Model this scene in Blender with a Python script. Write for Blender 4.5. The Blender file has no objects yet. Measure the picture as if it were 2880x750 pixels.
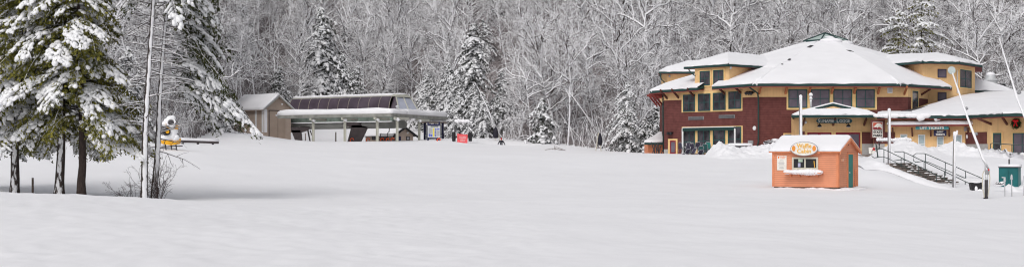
import bpy, bmesh, math, random
import numpy as np
from mathutils import Vector, noise as mnoise

R = math.radians
F, CX, HY, CZ = 3956.0, 1440.0, 430.0, 2.15      # lens in pixels, principal column, horizon row, eye height
scene = bpy.context.scene
col = scene.collection
UP = np.array([0., 0., 1.])

def V2(px, d):
    return np.array([(px - CX) / F * d, d])
def P(px, py, d):
    return np.array([(px - CX) / F * d, d, CZ + (HY - py) / F * d])
def PZ(px, d, z):
    return np.array([(px - CX) / F * d, d, z])
def nrm(a):
    a = np.asarray(a, float)
    return a / np.maximum(np.linalg.norm(a, axis=-1, keepdims=True), 1e-9)

# ------------------------------------------------------------------ mesh builder
class MB:
    def __init__(s):
        s.V = []; s.L = []; s.T = []; s.M = []; s.n = 0
    def add(s, V, Fc, mi=0):
        V = np.asarray(V, float).reshape(-1, 3); Fc = np.asarray(Fc, int)
        s.L.append((Fc + s.n).ravel()); s.T.append(np.full(len(Fc), Fc.shape[1])); s.M.append(np.full(len(Fc), mi))
        s.V.append(V); s.n += len(V)
        return s
    def poly(s, V, mi=0):
        return s.add(V, [list(range(len(V)))], mi)
    def pbox(s, o, ax, ay, az, mi=0):
        o, ax, ay, az = [np.asarray(q, float) for q in (o, ax, ay, az)]
        V = [o, o+ax, o+ax+ay, o+ay, o+az, o+ax+az, o+ax+ay+az, o+ay+az]
        Fc = [[0, 3, 2, 1], [4, 5, 6, 7], [0, 1, 5, 4], [1, 2, 6, 5], [2, 3, 7, 6], [3, 0, 4, 7]]
        if np.dot(np.cross(ax, ay), az) < 0:
            Fc = [f[::-1] for f in Fc]
        return s.add(V, Fc, mi)
    def box(s, c, size, mi=0, rz=0.0):
        c = np.asarray(c, float); sx, sy, sz = size
        ca, sa = math.cos(rz), math.sin(rz)
        ax = np.array([ca, sa, 0])*sx; ay = np.array([-sa, ca, 0])*sy; az = np.array([0, 0, sz])
        return s.pbox(c-ax/2-ay/2-az/2, ax, ay, az, mi)
    def prism(s, poly, vec, mi=0):
        A = np.asarray(poly, float); n = len(A); B = A + np.asarray(vec, float)
        N = np.zeros(3)
        for i in range(n):
            N += np.cross(A[i], A[(i+1) % n])
        flip = np.dot(N, vec) < 0
        V = np.vstack([A, B])
        bot = list(range(n))[::-1]; top = list(range(n, 2*n))
        sides = [[i, (i+1) % n, n+(i+1) % n, n+i] for i in range(n)]
        if flip:
            bot, top, sides = bot[::-1], top[::-1], [f[::-1] for f in sides]
        s.add(V, [bot], mi); k = s.n - 2*n
        s.L.append(np.array(top)+k); s.T.append(np.array([n])); s.M.append(np.array([mi]))
        s.L.append((np.array(sides)+k).ravel()); s.T.append(np.full(n, 4)); s.M.append(np.full(n, mi))
        return s
    def tubes(s, Pt, Rd, n=4, mi=0, phase=0.0, cap=False):
        Pt = np.asarray(Pt, float); Rd = np.asarray(Rd, float)
        N, K, _ = Pt.shape
        D = np.empty_like(Pt); D[:, 1:-1] = Pt[:, 2:]-Pt[:, :-2]; D[:, 0] = Pt[:, 1]-Pt[:, 0]; D[:, -1] = Pt[:, -1]-Pt[:, -2]
        D = nrm(D)
        mean = nrm(Pt[:, -1]-Pt[:, 0])
        ref = np.where((np.abs(mean[:, 2:3]) > 0.93), np.array([[0., 1., 0.]]), np.array([[0., 0., 1.]]))
        U = nrm(np.cross(D, ref[:, None, :])); W = np.cross(D, U)
        ph = np.broadcast_to(np.asarray(phase, float), (N,))
        ang = ph[:, None] + np.arange(n)[None, :]*2*math.pi/n
        ca = np.cos(ang)[:, None, :, None]; sa = np.sin(ang)[:, None, :, None]
        V = Pt[:, :, None, :] + Rd[:, :, None, None]*(ca*U[:, :, None, :]+sa*W[:, :, None, :])
        i, k, j = np.meshgrid(np.arange(N), np.arange(K-1), np.arange(n), indexing='ij')
        a = (i*K+k)*n+j; b = (i*K+k)*n+(j+1) % n
        Fc = np.stack([a, b, b+n, a+n], -1).reshape(-1, 4)
        base = s.n
        s.add(V, Fc, mi)
        if cap:
            for q in range(N):
                e = base+(q*K)*n; f = base+(q*K+K-1)*n
                s.L.append(np.arange(e+n-1, e-1, -1)); s.T.append(np.array([n])); s.M.append(np.array([mi]))
                s.L.append(np.arange(f, f+n)); s.T.append(np.array([n])); s.M.append(np.array([mi]))
        return s
    def tube(s, pts, r, n=8, mi=0, cap=True):
        pts = np.asarray(pts, float)
        rr = np.full(len(pts), r) if np.isscalar(r) else np.asarray(r, float)
        return s.tubes(pts[None], rr[None], n, mi, 0.0, cap)
    def blobs(s, C, A, B, T, sub=1, mi=0, jit=0.0, rng=None):
        # ellipsoids: centres C, half axes A, B, T (N,3)
        I, Fi = ICO[sub]
        C, A, B, T = [np.asarray(q, float).reshape(-1, 3) for q in (C, A, B, T)]
        N = len(C); n = len(I)
        L = np.broadcast_to(I[None], (N, n, 3))
        if jit:
            L = L*(1+jit*rng.normal(size=(N, n, 1)))
        V = C[:, None]+L[..., 0:1]*A[:, None]+L[..., 1:2]*B[:, None]+L[..., 2:3]*T[:, None]
        det = np.einsum('ij,ij->i', np.cross(A, B), T)
        Fn = np.broadcast_to(Fi[None], (N,)+Fi.shape).copy()
        Fn[det < 0] = Fn[det < 0][:, :, ::-1]
        Fn = Fn+(np.arange(N)*n)[:, None, None]
        return s.add(V, Fn.reshape(-1, 3), mi)
    def lathe(s, prof, c, n=16, mi=0, ax=None):
        c = np.asarray(c, float)
        Z = nrm(ax) if ax is not None else UP
        X = nrm(np.cross(Z, [0.31, 0.95, 0.02])); Y = np.cross(Z, X)
        V = []
        for r, h in prof:
            for j in range(n):
                a = 2*math.pi*j/n
                V.append(c+Z*h+(X*math.cos(a)+Y*math.sin(a))*r)
        Fc = [[k*n+j, k*n+(j+1) % n, (k+1)*n+(j+1) % n, (k+1)*n+j] for k in range(len(prof)-1) for j in range(n)]
        return s.add(V, Fc, mi)

def ico(sub):
    bm = bmesh.new(); bmesh.ops.create_icosphere(bm, subdivisions=sub, radius=1.0)
    V = np.array([v.co[:] for v in bm.verts]); bm.verts.ensure_lookup_table()
    Fc = np.array([[v.index for v in f.verts] for f in bm.faces]); bm.free()
    return V, Fc
ICO = {1: ico(1), 2: ico(2), 3: ico(3)}

WORLD = {}
def mesh_of(name, mb, mats, off, smooth):
    V = np.vstack(mb.V)-off; L = np.concatenate(mb.L); T = np.concatenate(mb.T); M = np.concatenate(mb.M)
    me = bpy.data.meshes.new(name)
    me.vertices.add(len(V)); me.vertices.foreach_set('co', V.ravel().astype(np.float32))
    me.loops.add(len(L)); me.loops.foreach_set('vertex_index', L.astype(np.int32))
    me.polygons.add(len(T))
    st = np.concatenate([[0], np.cumsum(T)[:-1]])
    me.polygons.foreach_set('loop_start', st.astype(np.int32)); me.polygons.foreach_set('loop_total', T.astype(np.int32))
    me.polygons.foreach_set('material_index', M.astype(np.int32))
    me.polygons.foreach_set('use_smooth', np.full(len(T), bool(smooth)))
    for m in (mats if isinstance(mats, (list, tuple)) else [mats]):
        me.materials.append(m)
    me.update(calc_edges=True); me.validate()
    return me
def tag(o, label=None, cat=None, group=None, kind=None):
    if label: o['label'] = label
    if cat: o['category'] = cat
    if group: o['group'] = group
    if kind: o['kind'] = kind
    return o
def E(name, loc, label, cat, group=None, rz=0.0):
    o = bpy.data.objects.new(name, None); col.objects.link(o)
    o.empty_display_size = 0.3
    o.location = Vector([float(q) for q in loc]); o.rotation_euler[2] = rz
    WORLD[o.name] = np.array(loc, float)
    return tag(o, label, cat, group)
def O(name, mb, mats, parent=None, smooth=False, at=None, label=None, cat=None, group=None, kind=None):
    if parent is not None:
        off = WORLD[parent.name]
    else:
        off = np.array(at if at is not None else (0, 0, 0), float)
    o = bpy.data.objects.new(name, mesh_of(name, mb, mats, off, smooth)); col.objects.link(o)
    if parent is not None:
        o.parent = parent
    else:
        o.location = Vector([float(q) for q in off])
    WORLD[o.name] = off
    return tag(o, label, cat, group, kind)
def copy_tree(o, parent=None):
    c = o.copy(); col.objects.link(c)
    if parent is not None: c.parent = parent
    for ch in list(o.children):
        copy_tree(ch, c)
    return c

# ------------------------------------------------------------------ materials
MATS = {}
def mk(name, colr, rough=0.8, var=0.18, scale=3.0, snow=None, plaster=None, line=None, spec=0.3, metal=0.0, island=None, bump=0.0, bscale=20.0, vline=None, stretch=None, objvar=0.0):
    m = bpy.data.materials.new(name); m.use_nodes = True
    nt = m.node_tree; nd = nt.nodes; lk = nt.links
    b = nd['Principled BSDF']
    b.inputs['Roughness'].default_value = rough; b.inputs['Metallic'].default_value = metal
    b.inputs['Specular IOR Level'].default_value = spec
    geo = nd.new('ShaderNodeNewGeometry')
    tc = nd.new('ShaderNodeTexCoord')
    def math_(op, a, bb=None, clamp=False):
        n = nd.new('ShaderNodeMath'); n.operation = op; n.use_clamp = clamp
        for i, x in enumerate((a, bb)):
            if x is None: continue
            if isinstance(x, (int, float)): n.inputs[i].default_value = x
            else: lk.new(x, n.inputs[i])
        return n.outputs[0]
    def noise_(sc, det=3.0, vec=None):
        n = nd.new('ShaderNodeTexNoise'); n.inputs['Scale'].default_value = sc; n.inputs['Detail'].default_value = det
        lk.new(vec if vec is not None else tc.outputs['Object'], n.inputs['Vector'])
        return n.outputs['Fac']
    def mix_(f, a, c, mode='MIX'):
        n = nd.new('ShaderNodeMix'); n.data_type = 'RGBA'; n.blend_type = mode
        if isinstance(f, (int, float)): n.inputs[0].default_value = f
        else: lk.new(f, n.inputs[0])
        for i, x in ((6, a), (7, c)):
            if isinstance(x, (tuple, list)): n.inputs[i].default_value = (*x[:3], 1)
            else: lk.new(x, n.inputs[i])
        return n.outputs[2]
    vec = None
    if stretch:
        mp = nd.new('ShaderNodeMapping'); mp.inputs['Scale'].default_value = stretch
        lk.new(tc.outputs['Object'], mp.inputs['Vector']); vec = mp.outputs[0]
    nz = noise_(scale, 4.0, vec)
    lo = tuple(c*(1-var) for c in colr); hi = tuple(min(1, c*(1+var)) for c in colr)
    ramp = math_('SUBTRACT', math_('MULTIPLY', nz, 2.2), 0.6, True)
    c = mix_(ramp, lo, hi)
    if island:
        c = mix_(math_('MULTIPLY', geo.outputs['Random Per Island'], 1.0), c, island)
        c = mix_(ramp, c, lo)
    if objvar:
        oi = nd.new('ShaderNodeObjectInfo')
        c = mix_(math_('MULTIPLY', oi.outputs['Random'], objvar), c, tuple(x*0.45 for x in colr))
    sep = nd.new('ShaderNodeSeparateXYZ'); lk.new(tc.outputs['Object'], sep.inputs[0])
    if line:                      # horizontal courses: period, dark share, strength
        per, sh, st = line
        fr = math_('FRACT', math_('DIVIDE', sep.outputs['Z'], per))
        c = mix_(math_('MULTIPLY', math_('LESS_THAN', fr, sh), st), c, tuple(x*0.35 for x in colr))
    if vline:
        per, sh, st = vline
        fr = math_('FRACT', math_('DIVIDE', math_('ADD', sep.outputs['X'], sep.outputs['Y']), per))
        c = mix_(math_('MULTIPLY', math_('LESS_THAN', fr, sh), st), c, tuple(x*0.4 for x in colr))
    if snow is not None or plaster is not None:
        sn = nd.new('ShaderNodeSeparateXYZ'); lk.new(geo.outputs['Normal'], sn.inputs[0])
        nn = math_('SUBTRACT', noise_(2.3, 3.0), 0.5)
        f = None
        if snow is not None:
            f = math_('MULTIPLY', math_('SUBTRACT', math_('ADD', sn.outputs['Z'], math_('MULTIPLY', nn, snow[1])), snow[0]), 6.0, True)
        if plaster is not None:
            dp = nd.new('ShaderNodeVectorMath'); dp.operation = 'DOT_PRODUCT'
            lk.new(geo.outputs['Normal'], dp.inputs[0]); dp.inputs[1].default_value = plaster[0]
            mp = nd.new('ShaderNodeMapping'); mp.inputs['Scale'].default_value = (5, 5, 1.6)
            lk.new(tc.outputs['Object'], mp.inputs['Vector'])
            n3 = math_('SUBTRACT', noise_(1.6, 5.0, mp.outputs[0]), 0.5)
            g = math_('MULTIPLY', math_('SUBTRACT', math_('ADD', dp.outputs['Value'], math_('MULTIPLY', n3, plaster[2])), plaster[1]), 7.0, True)
            f = g if f is None else math_('MAXIMUM', f, g)
        c = mix_(f, c, SNOWC)
    lk.new(c, b.inputs['Base Color'])
    if bump:
        bp = nd.new('ShaderNodeBump'); bp.inputs['Strength'].default_value = bump; bp.inputs['Distance'].default_value = 0.05
        lk.new(noise_(bscale, 5.0), bp.inputs['Height']); lk.new(bp.outputs[0], b.inputs['Normal'])
    MATS[name] = m
    return m
SNOWC = (0.875, 0.868, 0.89)
PD = tuple(nrm([0.30, -0.95, 0.06]))
M_snow = mk('snow', SNOWC, 0.75, 0.03, 0.6, spec=0.25, bump=0.25, bscale=9.0)
M_snowfield = mk('snow_field', SNOWC, 0.75, 0.025, 0.12, spec=0.25, bump=0.22, bscale=3.2)
M_fluff = mk('snow_on_boughs', (0.88, 0.88, 0.895), 0.8, 0.03, 2.0, spec=0.2, bump=0.35, bscale=14.0)
M_hill = mk('forest_floor', (0.23, 0.205, 0.205), 0.9, 0.75, 1.6, spec=0.1, stretch=(1, 1, 0.25))
M_bark = mk('forest_bark', (0.075, 0.056, 0.050), 0.9, 0.3, 3.0, snow=(-0.32, 0.9), plaster=(PD, 0.62, 1.5), objvar=0.3)
M_twig = mk('snowy_twigs', (0.078, 0.055, 0.050), 0.9, 0.3, 2.0, snow=(-0.38, 1.25), plaster=(PD, 0.78, 1.2), objvar=0.3)
M_brush = mk('brush_twigs', (0.10, 0.076, 0.07), 0.9, 0.3, 1.0, snow=(-0.25, 1.3), plaster=(PD, 0.85, 1.2))
M_bark2 = mk('conifer_bark', (0.05, 0.036, 0.032), 0.95, 0.4, 6.0, snow=(0.55, 0.6), bump=0.6, bscale=12.0, stretch=(4, 4, 1))
M_bark3 = mk('plastered_bark', (0.052, 0.040, 0.036), 0.95, 0.4, 6.0, snow=(0.30, 0.5), plaster=(tuple(nrm([0.12, -0.99, 0.05])), 0.84, 1.7), bump=0.6, bscale=12.0)
M_bark4 = mk('pole_bark', (0.05, 0.038, 0.035), 0.95, 0.4, 6.0, snow=(0.25, 0.5), plaster=(tuple(nrm([0.40, -0.9, 0.05])), 0.70, 1.0), bump=0.6, bscale=12.0)
M_needle = mk('hemlock_needles', (0.075, 0.084, 0.020), 0.7, 0.5, 0.9, island=(0.41, 0.365, 0.06), spec=0.2)
M_needle_d = mk('dark_needles', (0.030, 0.038, 0.015), 0.75, 0.4, 0.8, island=(0.13, 0.135, 0.035), spec=0.2)
M_needle_f = mk('forest_needles', (0.070, 0.076, 0.066), 0.8, 0.4, 0.8, island=(0.15, 0.158, 0.125), spec=0.15)
M_red = mk('red_shingle', (0.148, 0.053, 0.048), 0.85, 0.2, 2.2, line=(0.17, 0.22, 0.4), spec=0.15)
M_yel = mk('yellow_board', (0.76, 0.50, 0.25), 0.8, 0.09, 1.4, vline=(0.3, 0.1, 0.14), spec=0.2)
M_trim = mk('yellow_trim', (0.80, 0.55, 0.25), 0.7, 0.06, 3.0, spec=0.25)
M_green = mk('green_trim', (0.013, 0.047, 0.043), 0.6, 0.15, 3.0, spec=0.35)
M_sash = mk('green_sash', (0.018, 0.082, 0.080), 0.6, 0.15, 3.0, spec=0.35)
M_soffit = mk('red_soffit', (0.25, 0.055, 0.05), 0.8, 0.15, 2.0)
M_brown = mk('brown_bracket', (0.10, 0.035, 0.026), 0.75, 0.2, 3.0)
M_orangewood = mk('orange_bracket', (0.38, 0.135, 0.06), 0.75, 0.2, 3.0)
M_glass = mk('dark_glass', (0.060, 0.054, 0.064), 0.08, 0.85, 1.1, spec=0.6)  # strong blotches in the colour imitate uneven reflections on the panes
M_glass_p = mk('violet_glass', (0.125, 0.105, 0.135), 0.12, 0.35, 0.8, spec=0.6)  # noise in the base colour stands in for pale tree reflections
M_glass_l = mk('pale_glass', (0.38, 0.47, 0.50), 0.15, 0.25, 1.2, spec=0.5)
M_white = mk('white_paint', (0.78, 0.78, 0.78), 0.6, 0.05, 3.0)
M_grey = mk('grey_metal', (0.30, 0.30, 0.31), 0.5, 0.15, 4.0, spec=0.5)
M_dgrey = mk('dark_metal', (0.055, 0.05, 0.055), 0.6, 0.25, 4.0, spec=0.4)
M_black = mk('black_paint', (0.016, 0.015, 0.018), 0.6, 0.3, 4.0, spec=0.4)
M_blackbag = mk('black_bag', (0.022, 0.020, 0.030), 0.7, 0.4, 4.0, snow=(0.8, 0.5))
M_door = mk('red_door', (0.23, 0.018, 0.032), 0.6, 0.12, 2.0, spec=0.35)
M_conc = mk('concrete', (0.40, 0.39, 0.38), 0.9, 0.2, 2.0, line=(0.22, 0.06, 0.4))
M_orange = mk('orange_clapboard', (0.71, 0.295, 0.170), 0.7, 0.10, 1.6, line=(0.115, 0.2, 0.5), spec=0.25)
M_orangeplain = mk('orange_trim', (0.69, 0.26, 0.13), 0.7, 0.10, 3.0)
M_teal = mk('teal_paint', (0.022, 0.20, 0.17), 0.55, 0.12, 2.0, spec=0.35)
M_teal_d = mk('deep_teal_paint', (0.006, 0.12, 0.125), 0.5, 0.2, 1.5, spec=0.4)
M_tan = mk('tan_panel', (0.45, 0.36, 0.30), 0.8, 0.08, 1.2, spec=0.2)
M_tan_d = mk('tan_door', (0.40, 0.315, 0.255), 0.8, 0.08, 1.2, spec=0.2)
M_cream = mk('cream_steel', (0.49, 0.485, 0.42), 0.6, 0.12, 1.0, spec=0.35)
M_sage = mk('sage_panel', (0.15, 0.185, 0.16), 0.7, 0.5, 0.9)
M_rib = mk('tan_rib', (0.30, 0.26, 0.22), 0.6, 0.1)
M_corr = mk('corrugated_edge', (0.30, 0.30, 0.275), 0.6, 0.3, 1.2, line=(0.09, 0.4, 0.35))
M_hull = mk('hull_grey', (0.36, 0.36, 0.34), 0.5, 0.2, 0.8, spec=0.4)
M_acryl = mk('smoked_panel', (0.080, 0.060, 0.080), 0.18, 0.3, 0.5, spec=0.6)
M_mast = mk('mast_brown', (0.075, 0.06, 0.062), 0.6, 0.2, 2.0)
M_wood = mk('grey_wood', (0.14, 0.105, 0.085), 0.9, 0.35, 6.0, snow=(0.6, 0.3), stretch=(1, 1, 6))
M_tread = mk('dark_tread', (0.19, 0.155, 0.135), 0.9, 0.45, 4.0, snow=(0.93, 0.75))
M_rail = mk('green_rail', (0.035, 0.055, 0.052), 0.55, 0.2, 3.0, snow=(0.86, 0.3), spec=0.4)
M_pole = mk('snowy_pole', (0.24, 0.23, 0.235), 0.6, 0.3, 3.0, snow=(0.5, 0.3), plaster=(tuple(nrm([0.55, -0.83, 0.05])), 0.36, 0.5))
M_lance = mk('lance_alloy', (0.55, 0.55, 0.56), 0.6, 0.1, 3.0, snow=(-0.1, 0.6))
M_yellow = mk('snowmaker_yellow', (0.86, 0.42, 0.012), 0.5, 0.08, 3.0, spec=0.4, snow=(0.72, 0.5))
M_banner = mk('red_banner', (0.80, 0.12, 0.13), 0.8, 0.10, 2.0)
M_flame = mk('orange_plastic', (0.92, 0.13, 0.035), 0.6, 0.05, 3.0)
M_navy = mk('navy_board', (0.022, 0.022, 0.075), 0.6, 0.1, 2.0)
M_blue = mk('blue_print', (0.13, 0.16, 0.55), 0.7, 0.1, 2.0)
M_print_y = mk('yellow_print', (0.85, 0.72, 0.08), 0.7, 0.05, 2.0)
M_paper = mk('pale_board', (0.62, 0.64, 0.66), 0.7, 0.05, 2.0)
M_signteal = mk('sign_teal', (0.018, 0.070, 0.085), 0.6, 0.1, 3.0)
M_signteal_l = mk('ticket_teal', (0.06, 0.24, 0.26), 0.6, 0.1, 3.0)
M_letter = mk('white_lettering', (0.80, 0.78, 0.72), 0.7, 0.04, 3.0)
M_gold = mk('gold_lettering', (0.85, 0.46, 0.06), 0.6, 0.08, 6.0)
M_waffle = mk('waffle_orange', (0.86, 0.22, 0.05), 0.6, 0.15, 9.0)
M_greyink = mk('grey_ink', (0.35, 0.34, 0.36), 0.8, 0.1, 3.0)
M_cup = mk('pale_green_pane', (0.44, 0.53, 0.50), 0.3, 0.15, 1.0, spec=0.5)
M_wreath = mk('wreath_green', (0.02, 0.05, 0.016), 0.8, 0.5, 8.0, island=(0.05, 0.10, 0.02))
M_bow = mk('red_bow', (0.75, 0.015, 0.02), 0.6, 0.08, 4.0)
M_jacket = mk('black_jacket', (0.014, 0.016, 0.024), 0.8, 0.3, 6.0)
M_skin = mk('skin', (0.55, 0.28, 0.20), 0.6, 0.05, 5.0)
M_hat = mk('red_hat', (0.55, 0.03, 0.03), 0.8, 0.1, 5.0)
M_violet = mk('violet_chair_mesh', (0.045, 0.038, 0.065), 0.7, 0.3, 4.0, snow=(0.85, 0.4))
M_alu = mk('chair_frame', (0.20, 0.20, 0.23), 0.5, 0.2, 4.0, snow=(0.55, 0.4))
M_hose = mk('cream_hose', (0.62, 0.58, 0.48), 0.7, 0.1, 3.0)
M_steel = mk('galvanised', (0.58, 0.59, 0.60), 0.45, 0.1, 3.0, metal=0.3, spec=0.5)
# ------------------------------------------------------------------ terrain
def dbase(px):
    return np.interp(px, [-6000, -1500, 0, 300, 520, 600, 660, 780, 900, 1150, 1230, 1290, 1450, 1700, 1850, 2000, 2500, 3000, 9000],
                     [130, 130, 136, 138, 150, 168, 190, 228, 238, 238, 220, 200, 188, 172, 176, 192, 192, 186, 186])
CT = []   # (px, d, z)
def ct(px, d, z): CT.append((*V2(px, d), z))
for px in (-3000, 200, 1440, 2600, 6000):
    ct(px, 6, 0.0); ct(px, -30, 0.0)
for X in (-60, 0, 60): CT.append((X, -60, 0.0)); CT.append((X, 12, 0.0))
for px, z in ((-2500, .9), (-500, .55), (200, .36), (900, .05), (1600, 0), (2400, 0), (3400, 0), (5000, 0)): ct(px, 30, z)
for px, z in ((-1500, 1.0), (-400, .86), (0, .74), (200, .64), (400, .48), (640, .17), (900, -.12), (1250, -.08), (1800, 0), (2600, 0), (3400, 0)): ct(px, 50, z)
for px, z in ((-1500, .8), (-400, .35), (0, .16), (200, .05), (400, -.08), (640, -.10), (900, -.08), (1440, 0.0), (1900, -.02), (2600, -.08), (3200, -.1)): ct(px, 66, z)
for px, z in ((-1500, 1.3), (-300, .9), (200, .6), (700, .42), (1100, .28), (1500, .15), (1900, .06), (2290, .0), (2600, -.10), (2850, -.15), (3400, -.1)): ct(px, 82, z)
for px, z in ((2150, .35), (2300, .4), (2420, .3)): ct(px, 91, z)
for px, z in ((2500, .95), (2560, .30), (2640, -.10), (2730, -.14), (2840, -.14), (3000, -.1)): ct(px, 92, z)
for px, z in ((2440, 1.3), (2500, 1.50), (2560, .95), (2640, .30), (2720, .25), (2850, 1.15), (3100, 1.2)): ct(px, 97, z)
for px, z in ((2300, 1.15), (2440, 1.65), (2560, 1.72), (2700, 1.55), (2850, 1.65), (3200, 1.7)): ct(px, 105, z)
for px, z in ((-1500, 2.3), (0, 2.25), (250, 2.3), (480, 2.38), (800, 1.45), (1100, 1.15), (1500, .95), (1900, .85), (2100, 1.05)): ct(px, 110, z)
for px, z in ((700, 2.3), (1000, 1.85), (1440, 1.6), (1700, 1.55), (1880, 1.7), (2100, 1.75), (2400, 1.75), (2800, 1.7), (3400, 1.8)): ct(px, 126, z)
for px, z in ((-1500, 3.0), (0, 3.0), (300, 3.05), (480, 3.0)): ct(px, 134, z)
for px, z in ((540, 3.2), (700, 3.1), (1000, 2.75), (1440, 2.4), (1700, 2.15), (1880, 2.02), (2200, 1.85), (2600, 1.85), (3400, 1.9)): ct(px, 150, z)
for px, z in ((540, 4.1), (600, 4.55), (660, 4.55), (760, 3.7), (850, 3.45), (1100, 3.35), (1300, 3.15), (1410, 2.90), (1560, 2.70), (1700, 2.35), (2000, 1.9), (2600, 1.9), (3400, 1.9)): ct(px, 167, z)
for px, z in ((640, 4.85), (740, 4.35), (800, 3.75), (900, 3.62), (1100, 3.55), (1250, 3.42)): ct(px, 175, z)
for px, d, z in ((850, 206, 3.9), (1000, 208, 3.85), (1100, 210, 3.8), (1180, 206, 3.75), (1060, 215, 4.1), (940, 216, 4.2)): ct(px, d, z)
for px, z in ((640, 5.3), (850, 3.8), (1000, 3.75), (1150, 3.75), (1300, 4.2), (1450, 3.9)): ct(px, 192, z)
for px, z in ((2000, 2.4), (2500, 2.4), (3400, 2.6)): ct(px, 190, z)
for px, z in ((780, 6.3), (1000, 5.6), (1150, 5.8), (1270, 6.0)): ct(px, 225, z)
CT = np.array(CT)
_S = np.array([1.0, 0.75])
def _phi(r2): return 0.5*r2*np.log(np.maximum(r2, 1e-9))
def _fit():
    X = CT[:, :2]*_S; n = len(X)
    K = _phi(((X[:, None]-X[None])**2).sum(-1))+np.eye(n)*6.0
    Pm = np.hstack([np.ones((n, 1)), X])
    A = np.block([[K, Pm], [Pm.T, np.zeros((3, 3))]])
    return np.linalg.solve(A, np.concatenate([CT[:, 2], np.zeros(3)])), X
_W, _X = _fit()
def ground(x, y):
    x = np.atleast_1d(np.asarray(x, float)); y = np.atleast_1d(np.asarray(y, float))
    px = CX+F*x/np.maximum(y, 40.0)
    db = dbase(px)
    yc = np.minimum(y, db+4); xc = np.where(y > db+4, x*yc/np.maximum(y, 1), x)
    lim = np.maximum(yc, 40)*1.1
    xc = np.clip(xc, -lim, lim)
    out = np.empty(len(x))
    for s in range(0, len(x), 20000):
        Q = np.stack([xc[s:s+20000], yc[s:s+20000]], -1)*_S
        r2 = ((Q[:, None]-_X[None])**2).sum(-1)
        out[s:s+20000] = _phi(r2) @ _W[:-3] + _W[-3] + Q @ _W[-2:]
    out = np.clip(out, -0.5, 8.0)
    e = np.maximum(y-db-2, 0)
    out += 0.34*(e*e/(e+14.0))
    out -= 1.25*np.exp(-((x+1.35)**2/14.0+(y-179.5)**2/14.0))      # hollow behind the brow where the skier stands
    return out
def gz(x, y): return float(ground([x], [y])[0])
def G(px, d):
    x, y = V2(px, d); return np.array([x, y, gz(x, y)])

def build_ground():
    rows = np.concatenate([np.linspace(-70, 20, 24)[:-1], np.geomspace(20, 240, 300), np.linspace(243, 430, 50)])
    pxs = np.concatenate([np.linspace(-9000, -1300, 60)[:-1], np.linspace(-1300, 4200, 520), np.linspace(4200, 12000, 60)[1:]])
    Y, PX = np.meshgrid(rows, pxs, indexing='ij')
    X = (PX-CX)/F*np.maximum(Y, 40)
    z = ground(X.ravel(), Y.ravel()).reshape(X.shape)
    # soft wind undulation
    for k, (fx, fy, a) in enumerate(((0.33, 0.21, .035), (0.71, 0.5, .016), (0.12, 0.09, .085), (1.7, 1.1, .006))):
        z += a*np.sin(X*fx+1.3*k+0.8*np.sin(Y*fy*0.7))*np.sin(Y*fy+2.1*k+0.7*np.sin(X*fx*0.6))
    for k in np.argwhere((Y > 22) & (Y < 135) & (np.abs(X) < Y*.42)):
        a, b = k; q = Vector((X[a, b]*.55, Y[a, b]*.35, 0)); z[a, b] += .06*mnoise.noise(q)+(.045*mnoise.noise(q*4.1)*(1 if X[a, b] < 1 else .5) if Y[a, b] < 56 else .022*mnoise.noise(q*3.1))
    nr, nc = X.shape
    V = np.stack([X, Y, z], -1).reshape(-1, 3)
    r, c = np.meshgrid(np.arange(nr-1), np.arange(nc-1), indexing='ij')
    a = (r*nc+c).ravel(); q = np.stack([a, a+1, a+nc+1, a+nc], -1)
    wood = (Y > dbase(CX+F*X/np.maximum(Y, 40))+3).ravel()[a]
    # loose rough snow near the front left
    mb = MB(); mb.add(V, q[~wood]); O('ground', mb, M_snowfield, smooth=True, kind='structure', label='smooth untracked snow covering the open slope')
    used = np.unique(q[wood]); remap = np.zeros(len(V), int); remap[used] = np.arange(len(used))
    mh = MB(); mh.add(V[used], remap[q[wood]]); O('hill', mh, M_hill, smooth=True, kind='structure', label='steep wooded hillside floor dusted with snow')
build_ground()

def bank(name, pts, wf, wb, label, seed, lump=0.22, step=0.13):
    # pts: (px, crest row, depth) along the crest
    pts = np.array(pts, float)
    n = int((V2(pts[-1, 0], pts[-1, 2])[0]-V2(pts[0, 0], pts[0, 2])[0])/step)
    px = np.linspace(pts[0, 0], pts[-1, 0], n); py = np.interp(px, pts[:, 0], pts[:, 1]); d = np.interp(px, pts[:, 0], pts[:, 2])
    cz = CZ+(HY-py)/F*d; cx = (px-CX)/F*d
    tt = np.linspace(-1, 1, int((wf+wb)/step))
    Tm, I = np.meshgrid(tt, np.arange(n), indexing='ij')
    y = d[I]+np.where(Tm < 0, Tm*wf, Tm*wb); x = cx[I]
    g = ground(x.ravel(), y.ravel()).reshape(x.shape)
    prof = np.where(Tm < 0, (1-Tm**2)**1.0*(1-0.25*np.abs(Tm)), (1-Tm**2))
    h = np.maximum(cz[I]-g, 0.02)*prof
    endf = np.clip(np.minimum(I, n-1-I)/8.0, 0, 1)
    V = np.stack([x, y, g-0.05], -1).reshape(-1, 3); hh = (h*(0.3+0.7*endf)).ravel()
    out = np.empty(len(V))
    for k in range(len(V)):
        q = Vector((V[k, 0]*1.0+seed, V[k, 1]*1.0, hh[k]*1.2))
        nn = mnoise.noise(q*0.9)*0.55+mnoise.noise(q*2.3)*0.45+abs(mnoise.noise(q*1.6+Vector((5, 1, 2))))*0.5+abs(mnoise.noise(q*3.9))*0.3
        out[k] = nn
    z = V[:, 2]+hh+out*lump*np.clip(hh/0.5, 0.05, 1)
    V[:, 2] = z
    nr, nc = x.shape
    r, c = np.meshgrid(np.arange(nr-1), np.arange(nc-1), indexing='ij'); a = (r*nc+c).ravel()
    mb = MB(); mb.add(V, np.stack([a, a+1, a+nc+1, a+nc], -1))
    return O(name, mb, M_snow, smooth=True, kind='structure', label=label)
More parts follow.
